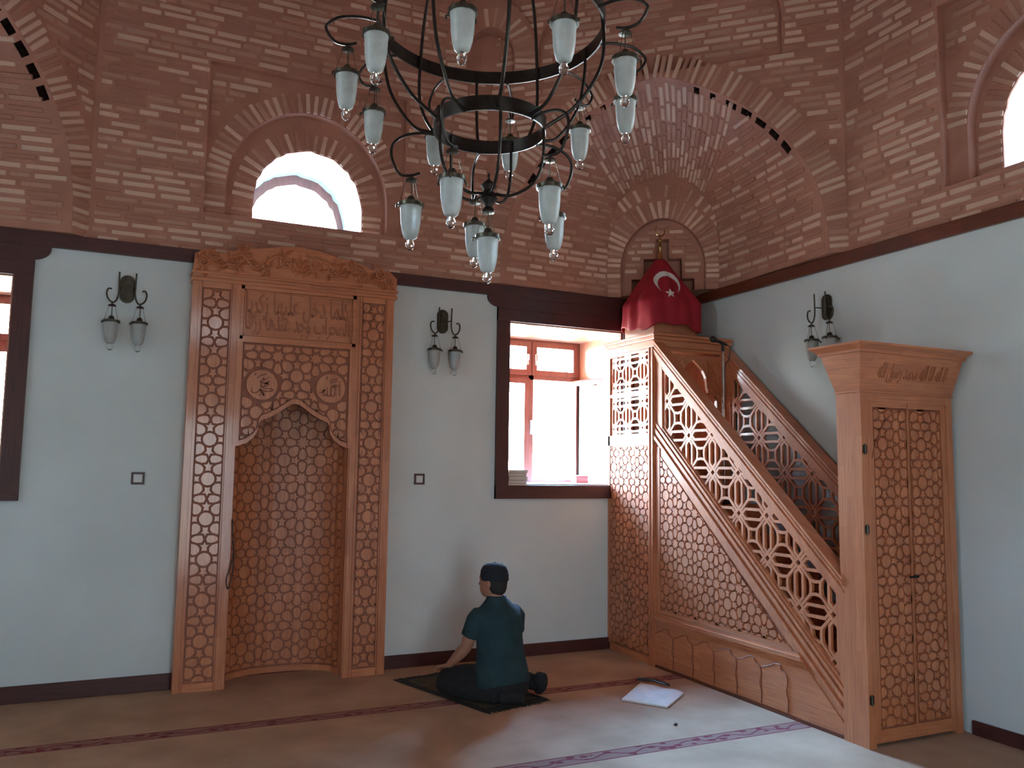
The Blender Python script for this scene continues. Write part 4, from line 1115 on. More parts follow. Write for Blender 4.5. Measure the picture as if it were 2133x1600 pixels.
# little roof box and pole under the flag
mb = MB(); mb.box(3.875, 4.305, -.565, -.135, 2.57, 2.80, 'wood'); mb.box(3.852, 4.30, -.56, -.14, 2.80, 2.868, 'wood_h', .006)
mb.add([(3.92, -.52, 2.868), (4.26, -.52, 2.868), (4.26, -.18, 2.868), (3.92, -.18, 2.868), (4.13, -.39, 3.25), (4.05, -.39, 3.25), (4.05, -.31, 3.25), (4.13, -.31, 3.25)], [(0, 1, 4, 5), (1, 2, 7, 4), (2, 3, 6, 7), (3, 0, 5, 6), (4, 7, 6, 5)], 'wood')
mb.build('roof_box', None, tw)
mb = MB(); cxp, cyp = 4.09, -.35
mb.lathe([(.034, 3.24), (.028, 3.27), (.016, 3.33), (.012, 3.37), (.02, 3.385), (.012, 3.40), (.008, 3.43), (.018, 3.445), (.008, 3.46), (.006, 3.485)], (cxp, cyp, 0), 16)
pts = [(cxp+.047*math.sin(a), cyp, 3.53-.047*math.cos(a)) for a in [(-2.65+i*5.3/28) for i in range(29)]]
mb.tube(pts, .006, n=8, radii=[.0015+.0065*math.sin(PI*(i+.5)/29) for i in range(29)])
o = mb.build('finial', 'brass', tw); smooth_flat(o)
# steps
nst = 7; u1, u0 = 2.50, .70; z1 = 1.66
for k in range(nst):
    ua = u1-(u1-u0)*k/nst; ub = u1-(u1-u0)*(k+1)/nst; zz = z1*(k+1)/(nst+1)
    mb = MB(); mb.box(XM+.05, XF-.075, -ua, -ub, zz-.03, zz, 'wood_h'); mb.box(XM+.055, XF-.08, -ua+.02, -ua+.04, max(0, zz-z1/(nst+1)), zz-.03, 'wood'); mb.build('step', None, mn)
# door case at the foot of the stair
YP = -2.72; YB = -2.545
mb = MB()
mb.box(XM-.015, XM+.035, YP, YB, 0, 1.95, 'wood'); mb.box(XF-.05, XF, YP, YB, 0, 1.95, 'wood'); mb.box(XM+.035, XF-.05, YP, YB, 1.90, 1.95, 'wood_h')
mb.box(XM-.02, XM+.01, YP-.006, YP+.03, 0, 1.95, 'wood'); mb.box(XM+.01, XM+.04, YP-.002, YP+.03, 0, 1.95, 'wood')
dc = mb.build('door_case', None, mn)
def frustum(mb, x0, x1, y0, y1, z0, X0, X1, Y0, Y1, Z1, m):
    mb.add([(x0, y0, z0), (x1, y0, z0), (x1, y1, z0), (x0, y1, z0), (X0, Y0, Z1), (X1, Y0, Z1), (X1, Y1, Z1), (X0, Y1, Z1)], [(3, 2, 1, 0), (4, 5, 6, 7), (0, 1, 5, 4), (1, 2, 6, 5), (2, 3, 7, 6), (3, 0, 4, 7)], m)
mb = MB(); mb.box(XM-.028, XF, YP-.012, YB, 1.95, 1.962, 'wood_h'); frustum(mb, XM-.02, XF, YP-.004, YB, 1.962, XM-.10, XF+.005, YP-.085, YB+.03, 2.165, 'wood_h')
mb.box(XM-.115, XF+.01, YP-.10, YB+.04, 2.165, 2.18, 'wood_h'); frustum(mb, XM-.115, XF+.01, YP-.10, YB+.04, 2.18, XM-.155, XF+.02, YP-.135, YB+.06, 2.205, 'wood_h'); mb.box(XM-.16, XF+.02, YP-.14, YB+.065, 2.205, 2.217, 'wood_h')
cap = mb.build('flared_cornice', None, dc)
def PC(u, v, w):
    t = (v-1.962)/(2.165-1.962); return (u, YP-.004-.081*t+w, v)
arabic('لا اله الا الله', .42, .12, PC, 4.16, 2.06, .002, .006, cap, 'wood_in') if False else None
FORMS['ة'] = ('\ufe93', '\ufe94', None, None)
arabic('لا اله الا الله محمد رسول الله', .56, .11, PC, 4.15, 2.065, .001, .004, cap, 'wood_mid')
PD = lambda u, v, w: (u, YP+.012+w, v)
xd = 4.158
for i, (a, b) in enumerate(((XM+.042, xd-.002), (xd+.002, XF-.052))):
    mb = MB(); mb.prism([(a, .02), (b, .02), (b, 1.90), (a, 1.90)], PD, .006, .03, 'wood_in')
    e0, e1 = (.045, .006) if i == 0 else (.006, .04)
    mb.box(a, a+e0, YP+.006, YP+.03, .02, 1.90, 'wood'); mb.box(b-e1, b, YP+.006, YP+.03, .02, 1.90, 'wood'); mb.box(a+e0, b-e1, YP+.006, YP+.03, .02, .09, 'wood_h'); mb.box(a+e0, b-e1, YP+.006, YP+.03, 1.87, 1.90, 'wood_h')
    lf = mb.build('door_leaf', None, mn)
    ox = a+e0+.075
    relief('carved_panel', pattern([(a+e0+.003, .095), (b-e1-.003, .095), (b-e1-.003, 1.865), (a+e0+.003, 1.865)], ox if i == 0 else 4.268, .12, .22), PD, .006, -.004, lf, .0052)
    if i == 1:
        mb = MB(); mb.box(a+.005, a+.02, YP-.012, YP+.006, .90, .915); mb.box(a-.05, a+.02, YP-.02, YP-.012, .902, .913); mb.build('handle', 'iron', lf)
    else:
        pts = bez([PD(a+.03, 1.58, -.006), PD(a+.06, 1.66, -.006), PD(a+.12, 1.76, -.006), PD(a+.2, 1.835, -.006), PD(b-.0, 1.87, -.006)], 8); mb = MB(); mb.tube(pts, .004, n=6); mb.build('arch_line', 'wood_in', lf)
for z in (1.627, 1.18, .259):
    mb = MB(); mb.lathe([(.0, z-.03), (.007, z-.027), (.007, z+.027), (0, z+.03)], (XM+.002, YP-.012, 0), 10); mb.box(XM-.012, XM+.018, YP-.011, YP-.006, z-.022, z+.022); mb.build('hinge', 'bronze', dc)

# ================================================================== FLAG draped over the roof box
flag = None
def rad(z):
    if z > 2.88: t = (3.27-z)/(3.27-2.88); return .045+(.262-.045)*t**.96
    return .262+.008*(2.88-z)/.2
def flag_pt(a, z, off=0):
    r = rad(z); t = min(1, max(0, (3.27-z)/.39)); p = 2+3.2*t
    c, s_ = math.cos(a), math.sin(a); k = r/((abs(c)**p+abs(s_)**p)**(1/p))
    k += .008*t*math.sin(a*7+z*9)+.006*t*math.sin(a*13)+off
    return (cxp+k*c, cyp+k*s_*1.0, z)
mb = MB(); na, nz = 96, 36; vs = []; fs = []
for i in range(nz+1):
    for j in range(na):
        a = 2*PI*j/na; hem = 2.655+.025*math.sin(a*3+.6)+.012*math.sin(a*8)
        z = 3.27-(3.27-hem)*(i/nz); vs.append(flag_pt(a, z))
for i in range(nz):
    for j in range(na): fs.append((i*na+j, i*na+(j+1) % na, (i+1)*na+(j+1) % na, (i+1)*na+j))
mb.add(vs, fs); flag = mb.build('flag', 'flagred', smooth=True, fix=False)
md = flag.modifiers.new('s', 'SOLIDIFY'); md.thickness = .003
tag(flag, 'red flag with a white crescent and star, draped like a tent over the pulpit roof', 'flag')
def on_flag(x, z, off=.006):
    # choose the angle on the flag whose horizontal offset equals x (front, camera side)
    a0 = math.radians(-106); lo, hi = a0-1.2, a0+1.2
    base = V((math.cos(a0), math.sin(a0))); side = V((-base.y, base.x))
    f = lambda a: (V(flag_pt(a, z)[:2])-V((cxp, cyp))).dot(side)
    for _ in range(30):
        m_ = (lo+hi)/2
        if f(m_) < x: lo = m_
        else: hi = m_
    return flag_pt(lo, z, off)
def grid_shape(inside, x0, x1, z0, z1, n=64):
    mb = MB()
    dx = (x1-x0)/n; dz = (z1-z0)/n
    for i in range(n):
        for j in range(n):
            x, z = x0+i*dx, z0+j*dz
            if inside(x+dx/2, z+dz/2): mb.add([on_flag(x, z), on_flag(x+dx, z), on_flag(x+dx, z+dz), on_flag(x, z+dz)], [(0, 1, 2, 3)])
    bm_ = mb; return bm_
czr = 3.035
cres = lambda x, z: math.hypot(x, z-czr) < .112 and math.hypot(x, z-(czr-.028)) > .092
grid_shape(cres, -.115, .115, czr-.115, czr+.115).build('crescent', 'white', flag, fix=False)
def star(x, z):
    a = math.atan2(z-2.935, x)-PI/2; r = math.hypot(x, z-2.935); k = (a % (2*PI/5))-PI/5; return r*math.cos(PI/5-abs(k)+PI/5*0) < .0 if False else r < .042*(.40+.60*(abs(k)/(PI/5))**1.5)
grid_shape(star, -.045, .045, 2.89, 2.98, 40).build('star', 'white', flag, fix=False)

# ================================================================== MICROPHONE on its stand on the stairs
mic = thing('microphone_stand', (4.055, -1.2, 1.15), 'slim chrome microphone stand on the pulpit steps holding a black handheld microphone', 'microphone stand')
mb = MB(); mb.tube([(4.055, -1.2, 1.20), (4.055, -1.2, 2.40)], .008, n=8); mb.tube([(4.055, -1.2, 1.75), (4.055, -1.2, 1.95)], .011, n=8); mb.build('pole', principled('chrome', (.55, .55, .55), .2, 1)[0], mic)
mb = MB(); mb.lathe([(.0, 0), (.075, 0), (.08, .01), (.06, .02), (.015, .035), (0, .04)], (4.055, -1.2, 1.2467), 20)
mb.build('base', 'rubber', mic)
mb = MB(); mb.tube([(4.055, -1.2, 2.39), (4.055, -1.2, 2.445), (4.04, -1.2, 2.452)], .012, n=8)
mb.tube([(4.09, -1.2, 2.445), (3.985, -1.2, 2.470)], .012, n=12, radii=[.010, .014]); mb.tube([(3.985, -1.2, 2.470), (3.978, -1.2, 2.4715), (3.955, -1.2, 2.477), (3.94, -1.2, 2.480)], .02, n=14, radii=[.015, .023, .024, .012])
o = mb.build('microphone', 'rubber', mic); smooth_flat(o)
mb = MB(); mb.tube(bez([(4.09, -1.2, 2.445), (4.125, -1.2, 2.42), (4.11, -1.2, 2.33), (4.075, -1.2, 2.27), (4.066, -1.2, 2.0), (4.066, -1.2, 1.3)], 8), .0035, n=6); mb.build('cable', 'rubber', mic)

mic.location = V(mic.location)+V((.047, .06, .004))
# ================================================================== LAMPS
def lamp_parts(parent, glass_h=.150, k=1.0):
    """hanging lamp, origin at its top disc"""
    mb = MB()
    mb.lathe([(.0, .012), (.008, .010), (.024, .0), (.026, -.006), (.0, -.009)], (0, 0, 0), 16)
    mb.lathe([(.0, -.070), (.012, -.072), (.018, -.084), (.020, -.094), (.046, -.099), (.053, -.102), (.053, -.117), (.047, -.117), (.047, -.104), (0, -.103)], (0, 0, 0), 24)
    for i in range(3):
        a = 2*PI*i/3+.4; mb.tube([(.021*math.cos(a), .021*math.sin(a), -.004), (.047*math.cos(a), .047*math.sin(a), -.100)], .0012, n=5)
        mb.tube([(.052*math.cos(a), .052*math.sin(a), -.112), (.062*math.cos(a), .062*math.sin(a), -.114), (.062*math.cos(a), .062*math.sin(a), -.126)], .004, n=6)
    mb.tube([(0, 0, -.005), (0, 0, -.072)], .0022, n=6)
    o = mb.build('lamp', 'bronze', parent); smooth_flat(o)
    g = MB(); h = glass_h
    g.lathe([(.045, -.108), (.0455, -.118), (.043, -.135), (.041, -.108-h*.5), (.036, -.108-h*.75), (.028, -.108-h*.93), (.015, -.108-h), (.0, -.108-h)], (0, 0, 0), 28)
    go = g.build('glass_shade', 'frost', o, smooth=True)
    t = MB(); z = -.108-h
    t.lathe([(.012, z+.004), (.013, z-.006), (.018, z-.016), (.019, z-.024), (.015, z-.036), (.006, z-.043), (0, z-.044)], (0, 0, 0), 20); to = t.build('glass_knob', 'bulb', o, smooth=True)
    return o
def dup_part(o, parent, loc, rz=0):
    c = o.copy(); C.objects.link(c); c.parent = parent; c.matrix_parent_inverse = WI(parent); c.matrix_basis = Matrix.Translation(loc) @ Matrix.Rotation(rz, 4, 'Z')
    for ch in o.children:
        d = ch.copy(); C.objects.link(d); d.parent = c; d.matrix_parent_inverse = Matrix.Identity(4)
    return c
# ---- chandelier
HX, HY = 1.325, -3.06
chn = thing('chandelier', (HX, HY, 2.3), 'two-tier black iron ring chandelier with frosted glass cups hanging overhead', 'chandelier')
def ring(r, z0, z1, t, name):
    mb = MB(); mb.lathe([(r-t, z0), (r, z0), (r, z1), (r-t, z1), (r-t, z0)], (HX, HY, 0), 72); o = mb.build(name, 'iron', chn); smooth_flat(o); return o
RU, ZU, RL, ZL = .480, 3.35, .235, 2.91
ring(RU, ZU-.03, ZU+.03, .008, 'upper_ring'); ring(RL, ZL-.03, ZL+.03, .008, 'lower_ring')
def polar(r, a, z): return (HX+r*math.cos(a), HY+r*math.sin(a), z)
TH_U, TH_L = 5.392, 3.863
for k in range(10):
    a = TH_U+2*PI*k/10+.0
    mb = MB()
    if k % 2 == 0: mb.tube(bez([polar(.09, a+.31, 4.15), polar(.28, a+.31, 3.95), polar(.42, a+.31, 3.65), polar(RU-.014, a+.31, ZU), polar(.46, a+.31, 3.15), polar(.36, a+.31, 2.985), polar(RL+.004, a+.31, ZL-.01)], 8), .0075, n=7)
    else: mb.tube(bez([polar(RU-.012, a+.31, ZU+.02), polar(RU-.014, a+.31, ZU-.1), polar(.43, a+.31, 3.08), polar(.33, a+.31, 2.93), polar(RL+.002, a+.31, ZL-.015)], 8), .0068, n=7)
    o = mb.build('frame_bar', 'iron', chn); smooth_flat(o)
for k in range(5):
    a = TH_L+2*PI*k/5+.63; mb = MB(); mb.tube(bez([polar(RL-.012, a, ZL+.02), polar(RL-.01, a, 2.78), polar(.19, a, 2.67), polar(.10, a, 2.615), polar(.02, a, 2.62)], 8), .0065, n=7); o = mb.build('frame_bar', 'iron', chn); smooth_flat(o)
mb = MB(); mb.lathe([(0, 2.715), (.006, 2.70), (.004, 2.685), (.02, 2.67), (.034, 2.655), (.022, 2.635), (.030, 2.615), (.038, 2.60), (.022, 2.58), (.016, 2.565), (.026, 2.552), (.010, 2.54), (0, 2.538)], (HX, HY, 0), 24); o = mb.build('hub', 'iron', chn); smooth_flat(o)
mb = MB(); mb.lathe([(0, 4.25), (.04, 4.22), (.1, 4.17), (.11, 4.13), (.06, 4.10), (0, 4.09)], (HX, HY, 0), 24); o = mb.build('top_boss', 'iron', chn); smooth_flat(o)
mb = MB()
for i in range(40):
    z = 4.24+i*.0975; n = 12; a0 = (i % 2)*PI/2
    if z > 8.3: break
    pts = [(HX+.02*math.cos(2*PI*q/n)*math.cos(a0), HY+.02*math.cos(2*PI*q/n)*math.sin(a0), z+.055+.06*math.sin(2*PI*q/n)) for q in range(n+1)]; mb.tube(pts, .005, n=5, cap=False)
mb.build('chain', 'iron', chn)
def arm(a, r0, z0, r1, zd, name='lamp_arm'):
    """bracket leaving the ring, looping over and curling back above the lamp"""
    zs = z0-.028; mb = MB(); mb.tube(bez([polar(r0-.004, a, zs), polar((r0+r1)/2+.01, a, zs+.008), polar(r1+.035, a, zs-.002), polar(r1+.082, a, zs-.035), polar(r1+.088, a, (zs+zd)/2+.005), polar(r1+.055, a, zd+.028), polar(r1+.005, a, zd+.018), polar(r1-.035, a, zd+.028)], 7), .0062, n=7)
    mb.tube([polar(r1, a, zd+.024), polar(r1, a, zd+.004)], .005, n=6)
    o = mb.build(name, 'iron', chn); smooth_flat(o)
tmp = bpy.data.objects.new('tmp', None); C.objects.link(tmp)
proto = lamp_parts(tmp)
ZDU, ZDL = 3.01+.178, 2.511+.178
for k in range(10):
    a = TH_U+2*PI*k/10; arm(a, RU, ZU, .589, ZDU); dup_part(proto, chn, polar(.589, a, ZDU), a)
for k in range(5):
    a = TH_L+2*PI*k/5; arm(a, RL, ZL, .325, ZDL); dup_part(proto, chn, polar(.325, a, ZDL), a)
dup_part(proto, chn, (HX, HY, 2.367+.180), .3)
# ---- wall sconces
def sconce_at(loc, rz, label):
    t = bpy.data.objects.new('wall_lamp', None); C.objects.link(t); t.matrix_basis = Matrix.Translation(loc) @ Matrix.Rotation(rz, 4, 'Z'); tag(t, label, 'wall lamp', 'twin wrought iron wall lamps')
    W = t.matrix_basis
    def lb(mb, name, mat, sm=True):
        mb.v = [tuple(W @ V(p)) for p in mb.v]; o = mb.build(name, mat, t)
        if sm: smooth_flat(o)
        return o
    mb = MB(); pl = [(.045*math.cos(2*PI*i/28), (.05 if math.sin(2*PI*i/28) > 0 else -.05)+.045*math.sin(2*PI*i/28)) for i in range(28)]
    mb.prism(pl, lambda u, v, w: (u, w, v), -.014, -.001); mb.prism([(a*.8, b*.85) for a, b in pl], lambda u, v, w: (u, w, v), -.022, -.013); mb.prism([(a*.45, b*.75) for a, b in pl], lambda u, v, w: (u, w, v), -.030, -.021)
    lb(mb, 'back_plate', 'bronze')
    for s_ in (-1, 1):
        mb = MB(); y = -.075
        mb.tube(bez([(s_*.052, y, .10), (s_*.050, y, .02), (s_*.050, y, -.05), (s_*.064, y, -.095), (s_*.085, y, -.108), (s_*.112, y, -.085), (s_*.122, y, -.045), (s_*.112, y, -.018), (s_*.092, y, -.018)], 6), .0058, n=7)
        mb.tube([(s_*.04, -.015, .0), (s_*.05, y, .0)], .0045, n=6); mb.tube([(s_*.085, y, -.105), (s_*.085, y, -.125)], .004, n=6)
        lb(mb, 'scroll_arm', 'bronze')
        dup_part(proto, t, W @ V((s_*.085, -.075, -.128)), s_)
    return t
sconce_at((-.008, 0, 2.66), 0, 'iron twin wall lamp on the white wall between the left window and the prayer niche')
sconce_at((2.258, 0, 2.635), 0, 'iron twin wall lamp on the white wall between the prayer niche and the bright window')
sconce_at((XR, -1.735, 2.675), -PI/2, 'iron twin wall lamp on the right wall above the pulpit stairs')
for o in list(proto.children)+[proto, tmp]: bpy.data.objects.remove(o)

# ================================================================== SOCKETS, CABLE, BOOKS
for x, z, lab in ((.124, 1.391, 'square white switch in a dark frame left of the prayer niche'), (2.098, 1.398, 'square white switch in a dark frame right of the prayer niche')):
    t = thing('light_switch', (x, 0, z), lab, 'light switch', 'framed wall switches')
    mb = MB(); s_ = .041
    for a, b, c, d in ((-s_, s_, s_-.014, s_), (-s_, s_, -s_, -s_+.014), (-s_, -s_+.014, -s_+.014, s_-.014), (s_-.014, s_, -s_+.014, s_-.014)): mb.box(x+a, x+b, -.012, -.0005, z+c, z+d)
    mb.build('frame', 'darkv', t); mb = MB(); mb.box(x-.0265, x+.0265, -.009, -.0005, z-.0265, z+.0265); mb.box(x-.015, x+.015, -.0115, -.009, z-.018, z+.018, bev=.001); mb.build('rocker', 'offwhite', t)
mb = MB(); mb.tube(bez([(.722, -.165, 1.12), (.728, -.172, 1.0), (.735, -.17, .9), (.72, -.165, .8), (.70, -.165, .72), (.712, -.166, .66), (.735, -.17, .75), (.74, -.172, .88), (.726, -.168, .98)], 8), .004, n=6)
tag(mb.build('cable', 'rubber', smooth=True), 'thin dark cable looped on the left jamb of the prayer niche', 'cable')
zz = 1.3655
for i, (dx, dy, h, c) in enumerate(((0, 0, .030, 'bookc'), (.008, .004, .028, 'paper'), (-.004, .0, .030, 'bookc'), (.004, -.004, .022, 'paper'))):
    t = thing('book', (2.98+dx, .10+dy, zz), ('thick grey book at the bottom of the stack on the bright window sill', 'pale book second from the bottom of the window sill stack', 'grey book second from the top of the window sill stack', 'pale thin book on top of the window sill stack')[i], 'book', 'books on the window sill')
    x0, x1, y0, y1 = 2.86+dx, 3.03+dx, .01+dy, .20+dy
    mb = MB(); mb.box(x0, x1, y0, y1, zz, zz+.003); mb.box(x0, x1, y0, y1, zz+h-.003, zz+h); mb.box(x0, x0+.003, y0, y1, zz+.003, zz+h-.003); mb.build('cover', c, t)
    mb = MB(); mb.box(x0+.003, x1-.004, y0+.004, y1-.004, zz+.003, zz+h-.003); mb.build('page_block', 'paper', t); zz += h+.0005
t = thing('box', (3.74, .40, 1.3655), 'small reddish lidded box at the right end of the bright window sill', 'box')
mb = MB(); mb.box(3.68, 3.80, .35, .45, 1.3655, 1.42, bev=.003); mb.build('body', 'boxred', t); mb = MB(); mb.box(3.677, 3.803, .347, .453, 1.42, 1.43, bev=.002); mb.build('lid', 'boxred', t)

# ================================================================== THINGS ON THE CARPET
# prayer rug
ra_, rb_, rc_ = V((1.836, -.379, 0)), V((2.111, -1.300, 0)), V((2.601, -1.190, 0))
rd_ = ra_+(rc_-rb_)
rug = thing('prayer_rug', tuple((ra_+rc_)/2), 'small dark olive prayer rug with frayed edges under the kneeling man', 'rug')
def rp(s, t, z): p = ra_.lerp(rd_, s).lerp(rb_.lerp(rc_, s), t); return (p.x, p.y, z+.002*math.sin(s*9+t*5))
def rugpatch(s0, s1, t0, t1, z, name, mat):
    mb = MB(); n = 18; vs = []; fs = []
    for lay in (0, z):
        for i in range(n+1):
            for j in range(n+1): vs.append(rp(s0+(s1-s0)*i/n, t0+(t1-t0)*j/n, max(.003, lay+.003)))
    k = (n+1)**2
    for i in range(n):
        for j in range(n): a = k+i*(n+1)+j; fs.append((a, a+1, a+n+2, a+n+1))
    for i in range(n):
        for a, b in ((i, i+1), (n*(n+1)+i, n*(n+1)+i+1), (i*(n+1), (i+1)*(n+1)), (i*(n+1)+n, (i+1)*(n+1)+n)): fs.append((a, b, b+k, a+k))
    mb.add(vs, fs); return mb.build(name, mat, rug)
rugpatch(0, 1, 0, 1, .006, 'border', 'rugdark'); rugpatch(.09, .91, .06, .94, .0085, 'field', 'rug')
mb = MB(); rr = random.Random(5)
for i in range(110):
    s_ = (i+.5)/110
    for t_, d in ((1, 1), (0, -1)):
        L = rr.uniform(.02, .045); q = V(rp(s_, t_, .004)); dr_ = (rb_-ra_).normalized()*d*L+(rd_-ra_).normalized()*rr.uniform(-.012, .012); mb.tube([q, q+dr_*.5+V((0, 0, .002)), q+dr_+V((0, 0, -.001))], .0022, n=4)
fr = mb.build('fringe', 'rugdark', rug); fr['kind'] = 'stuff'
# pale folder / bag on the carpet
A_, B_, C_, D_ = V((3.041, -1.391, 0)), V((3.397, -1.081, 0)), V((3.513, -1.422, 0)), V((3.214, -1.649, 0))
t = thing('cloth_bag', tuple((A_+C_)/2), 'flat cream cloth bag with a black strap lying on the carpet before the pulpit', 'bag')
mb = MB(); n = 20; vs = []; fs = []
def bagp(s, q, top): 
    p = A_.lerp(B_, s).lerp(D_.lerp(C_, s), q); e_ = min(s, 1-s, q, 1-q); h = .012+.022*min(1, e_*5)**.6+.006*math.sin(s*11+q*4)*min(1, e_*6)+.005*math.sin(q*13-s*3)*min(1, e_*6)
    return (p.x, p.y, max(.006, h) if top else .002)
for top in (1, 0):
    for i in range(n+1):
        for j in range(n+1): vs.append(bagp(i/n, j/n, top))
k = (n+1)**2
for i in range(n):
    for j in range(n): a = i*(n+1)+j; fs.append((a, a+1, a+n+2, a+n+1)); fs.append((k+a, k+a+n+1, k+a+n+2, k+a+1))
for i in range(n):
    for a, b in ((i, i+1), (n*(n+1)+i, n*(n+1)+i+1), (i*(n+1), (i+1)*(n+1)), (i*(n+1)+n, (i+1)*(n+1)+n)): fs.append((a, b, b+k, a+k))
mb.add(vs, fs); o = mb.build('body', 'white', t); smooth_flat(o, 50)
mb = MB(); mb.loft([(B_.lerp(C_, .06)+V((-.03, .03, .034)), V((.02, .03, 0)), V((0, 0, .006))), (B_.lerp(C_, .3)+V((0, .01, .045)), V((.022, .03, 0)), V((0, 0, .009))), (B_.lerp(C_, .55)+V((.005, .005, .040)), V((.022, .028, 0)), V((0, 0, .009))), (B_.lerp(C_, .68)+V((.0, .0, .036)), V((.02, .02, 0)), V((0, 0, .005)))], None, 14)
mb.build('strap', 'rubber', t, smooth=True)
mb = MB(); mb.loft([((3.05, -1.96, .001), (.004, 0, 0), (0, .003, 0)), ((3.05, -1.96, .006), (.016, .004, 0), (-.002, .009, 0)), ((3.053, -1.958, .013), (.008, 0, 0), (0, .005, 0))], None, 10)
tag(mb.build('lint', 'rubber', smooth=True), 'tiny dark scrap lying on the open carpet in front of the cream bag', 'scrap')

# ================================================================== THE KNEELING MAN
f3 = V((-.25, .968, 0)).normalized(); r3 = V((f3.y, -f3.x, 0)); up3 = V((0, 0, 1))
PEL = V((2.325, -1.03, 0))
def L3(rr_, ff, z): return PEL+r3*rr_+f3*ff+up3*z
def remesh(o, vox, sm=6):
    m_ = o.modifiers.new('r', 'REMESH'); m_.mode = 'VOXEL'; m_.voxel_size = vox; m_.use_smooth_shade = True
    if sm: q = o.modifiers.new('s', 'SMOOTH'); q.factor = .5; q.iterations = sm
    bpy.context.view_layer.update(); dg = bpy.context.evaluated_depsgraph_get(); me = bpy.data.meshes.new_from_object(o.evaluated_get(dg)); o.modifiers.clear(); old = o.data; o.data = me
    me.polygons.foreach_set('use_smooth', [True]*len(me.polygons)); return o
def limb(mb, pts, rad_, n=16, flat=None):
    P = bez(pts, 5); k = len(pts)-1; rs = []
    for i in range(len(P)):
        t = i/5; j = min(int(t), k-1); rs.append(rad_[j]+(rad_[j+1]-rad_[j])*(t-j))
    e0 = P[0]-(P[1]-P[0]).normalized()*rs[0]*.5; e1 = P[-1]+(P[-1]-P[-2]).normalized()*rs[-1]*.5
    mb.tube([e0]+P+[e1], 1, n=n, radii=[rs[0]*.6]+rs+[rs[-1]*.6])
man = thing('person', tuple(PEL), 'man in teal shirt, black trousers and dark cap kneeling with his back turned', 'person')
HC = L3(-.015, .055, .742)        # head centre
hf = (f3+r3*-.30).normalized(); hr = V((hf.y, -hf.x, 0))
def Lh(a, b, c): return HC+hr*(a*.9)+hf*(b*.93)+up3*c
ShL, ShR = L3(-.158, .03, .545), L3(.158, .02, .545)
ElL, ElR = L3(-.198, .09, .335), L3(.212, .09, .335)
WrL, WrR = L3(-.222, .245, .195), L3(.215, .27, .205)
body = MB()
body.loft([(L3(0, -.02, .10), r3*.13, f3*.10), (L3(0, -.02, .2), r3*.145, f3*.105), (L3(0, 0, .33), r3*.135, f3*.095), (L3(0, .01, .45), r3*.155, f3*.10), (L3(0, .02, .55), r3*.15, f3*.09), (L3(0, .025, .60), r3*.09, f3*.07), (L3(-.005, .03, .63), r3*.055, f3*.055), (L3(-.008, .04, .67), r3*.05, f3*.052), (L3(-.012, .05, .71), r3*.045, f3*.05)], None, 24)
# head
body.loft([(Lh(0, .01, -.105), hr*.03, hf*.04), (Lh(0, .018, -.095), hr*.045, hf*.062), (Lh(0, .014, -.06), hr*.062, hf*.082), (Lh(0, .004, -.02), hr*.071, hf*.092), (Lh(0, 0, .02), hr*.076, hf*.097), (Lh(0, -.002, .06), hr*.070, hf*.090), (Lh(0, -.002, .09), hr*.050, hf*.066), (Lh(0, -.002, .105), hr*.02, hf*.03)], None, 24)
body.loft([(Lh(0, .088, .03), hr*.008, up3*.01), (Lh(0, .100, .0), hr*.011, hf*.012), (Lh(0, .112, -.025), hr*.016, hf*.014), (Lh(0, .098, -.037), hr*.014, hf*.01)], None, 12)
body.tube([Lh(-.022, .092, -.058), Lh(0, .098, -.057), Lh(.022, .092, -.058)], .007, n=8); body.tube([Lh(-.02, .09, -.07), Lh(0, .095, -.071), Lh(.02, .09, -.07)], .008, n=8)
for s_ in (-1, 1):
    body.loft([(Lh(s_*.074, -.008, -.03), hf*.012, up3*.012), (Lh(s_*.080, -.012, -.005), hf*.018, up3*.03), (Lh(s_*.088, -.016, -.002), hf*.017, up3*.031), (Lh(s_*.091, -.016, 0), hf*.010, up3*.022)], None, 12)
    body.tube([Lh(s_*.045, .082, .032), Lh(s_*.028, .088, .030), Lh(s_*.015, .088, .026)], .008, n=8)
# arms and hands
def hand(mb, wr, dirv, side, s_):
    d = dirv.normalized(); s = side.normalized(); nrm = d.cross(s).normalized()
    if nrm.z < 0: nrm = -nrm
    mb.loft([(wr-d*.015, s*.026, nrm*.019), (wr+d*.02, s*.034, nrm*.016), (wr+d*.06, s*.041, nrm*.014), (wr+d*.088, s*.040, nrm*.012), (wr+d*.098, s*.034, nrm*.009)], None, 16)
    for k, L in enumerate((.068, .078, .072, .056)):
        o = (k-1.5)*.0195; b = wr+d*.088+s*(o*s_); sp = (s*o*s_*.45)
        mb.tube([b-d*.015, b+d*L*.45+sp*.3+nrm*.002, b+d*L*.8+sp*.6-nrm*.010, b+d*L*.98+sp*.8-nrm*.022], 1, n=9, radii=[.0092, .0088, .0080, .0068])
    b = wr+d*.025-s*s_*.034; mb.tube([b, b-s*s_*.022+d*.022-nrm*.002, b-s*s_*.032+d*.048-nrm*.008, b-s*s_*.034+d*.066-nrm*.014], 1, n=9, radii=[.0125, .011, .0095, .0075])
KnL, KnR = L3(-.215, .30, .085), L3(.19, .34, .085)
for s_, Sh, El, Wr, Kn in ((-1, ShL, ElL, WrL, KnL), (1, ShR, ElR, WrR, KnR)):
    limb(body, [Sh-r3*s_*.02-up3*.012, Sh.lerp(El, .5)+r3*s_*.006, El], [.042, .044, .038]); limb(body, [El, El.lerp(Wr, .35), El.lerp(Wr, .75), Wr], [.038, .039, .030, .025])
    dv = ((Kn+V((0, 0, .085)))-Wr); dv.z = -.035; hand(body, Wr, (f3*.9+r3*s_*-.12+up3*-.28), r3, s_)
bo = body.build('body', 'skin', man); remesh(bo, .006, 4)
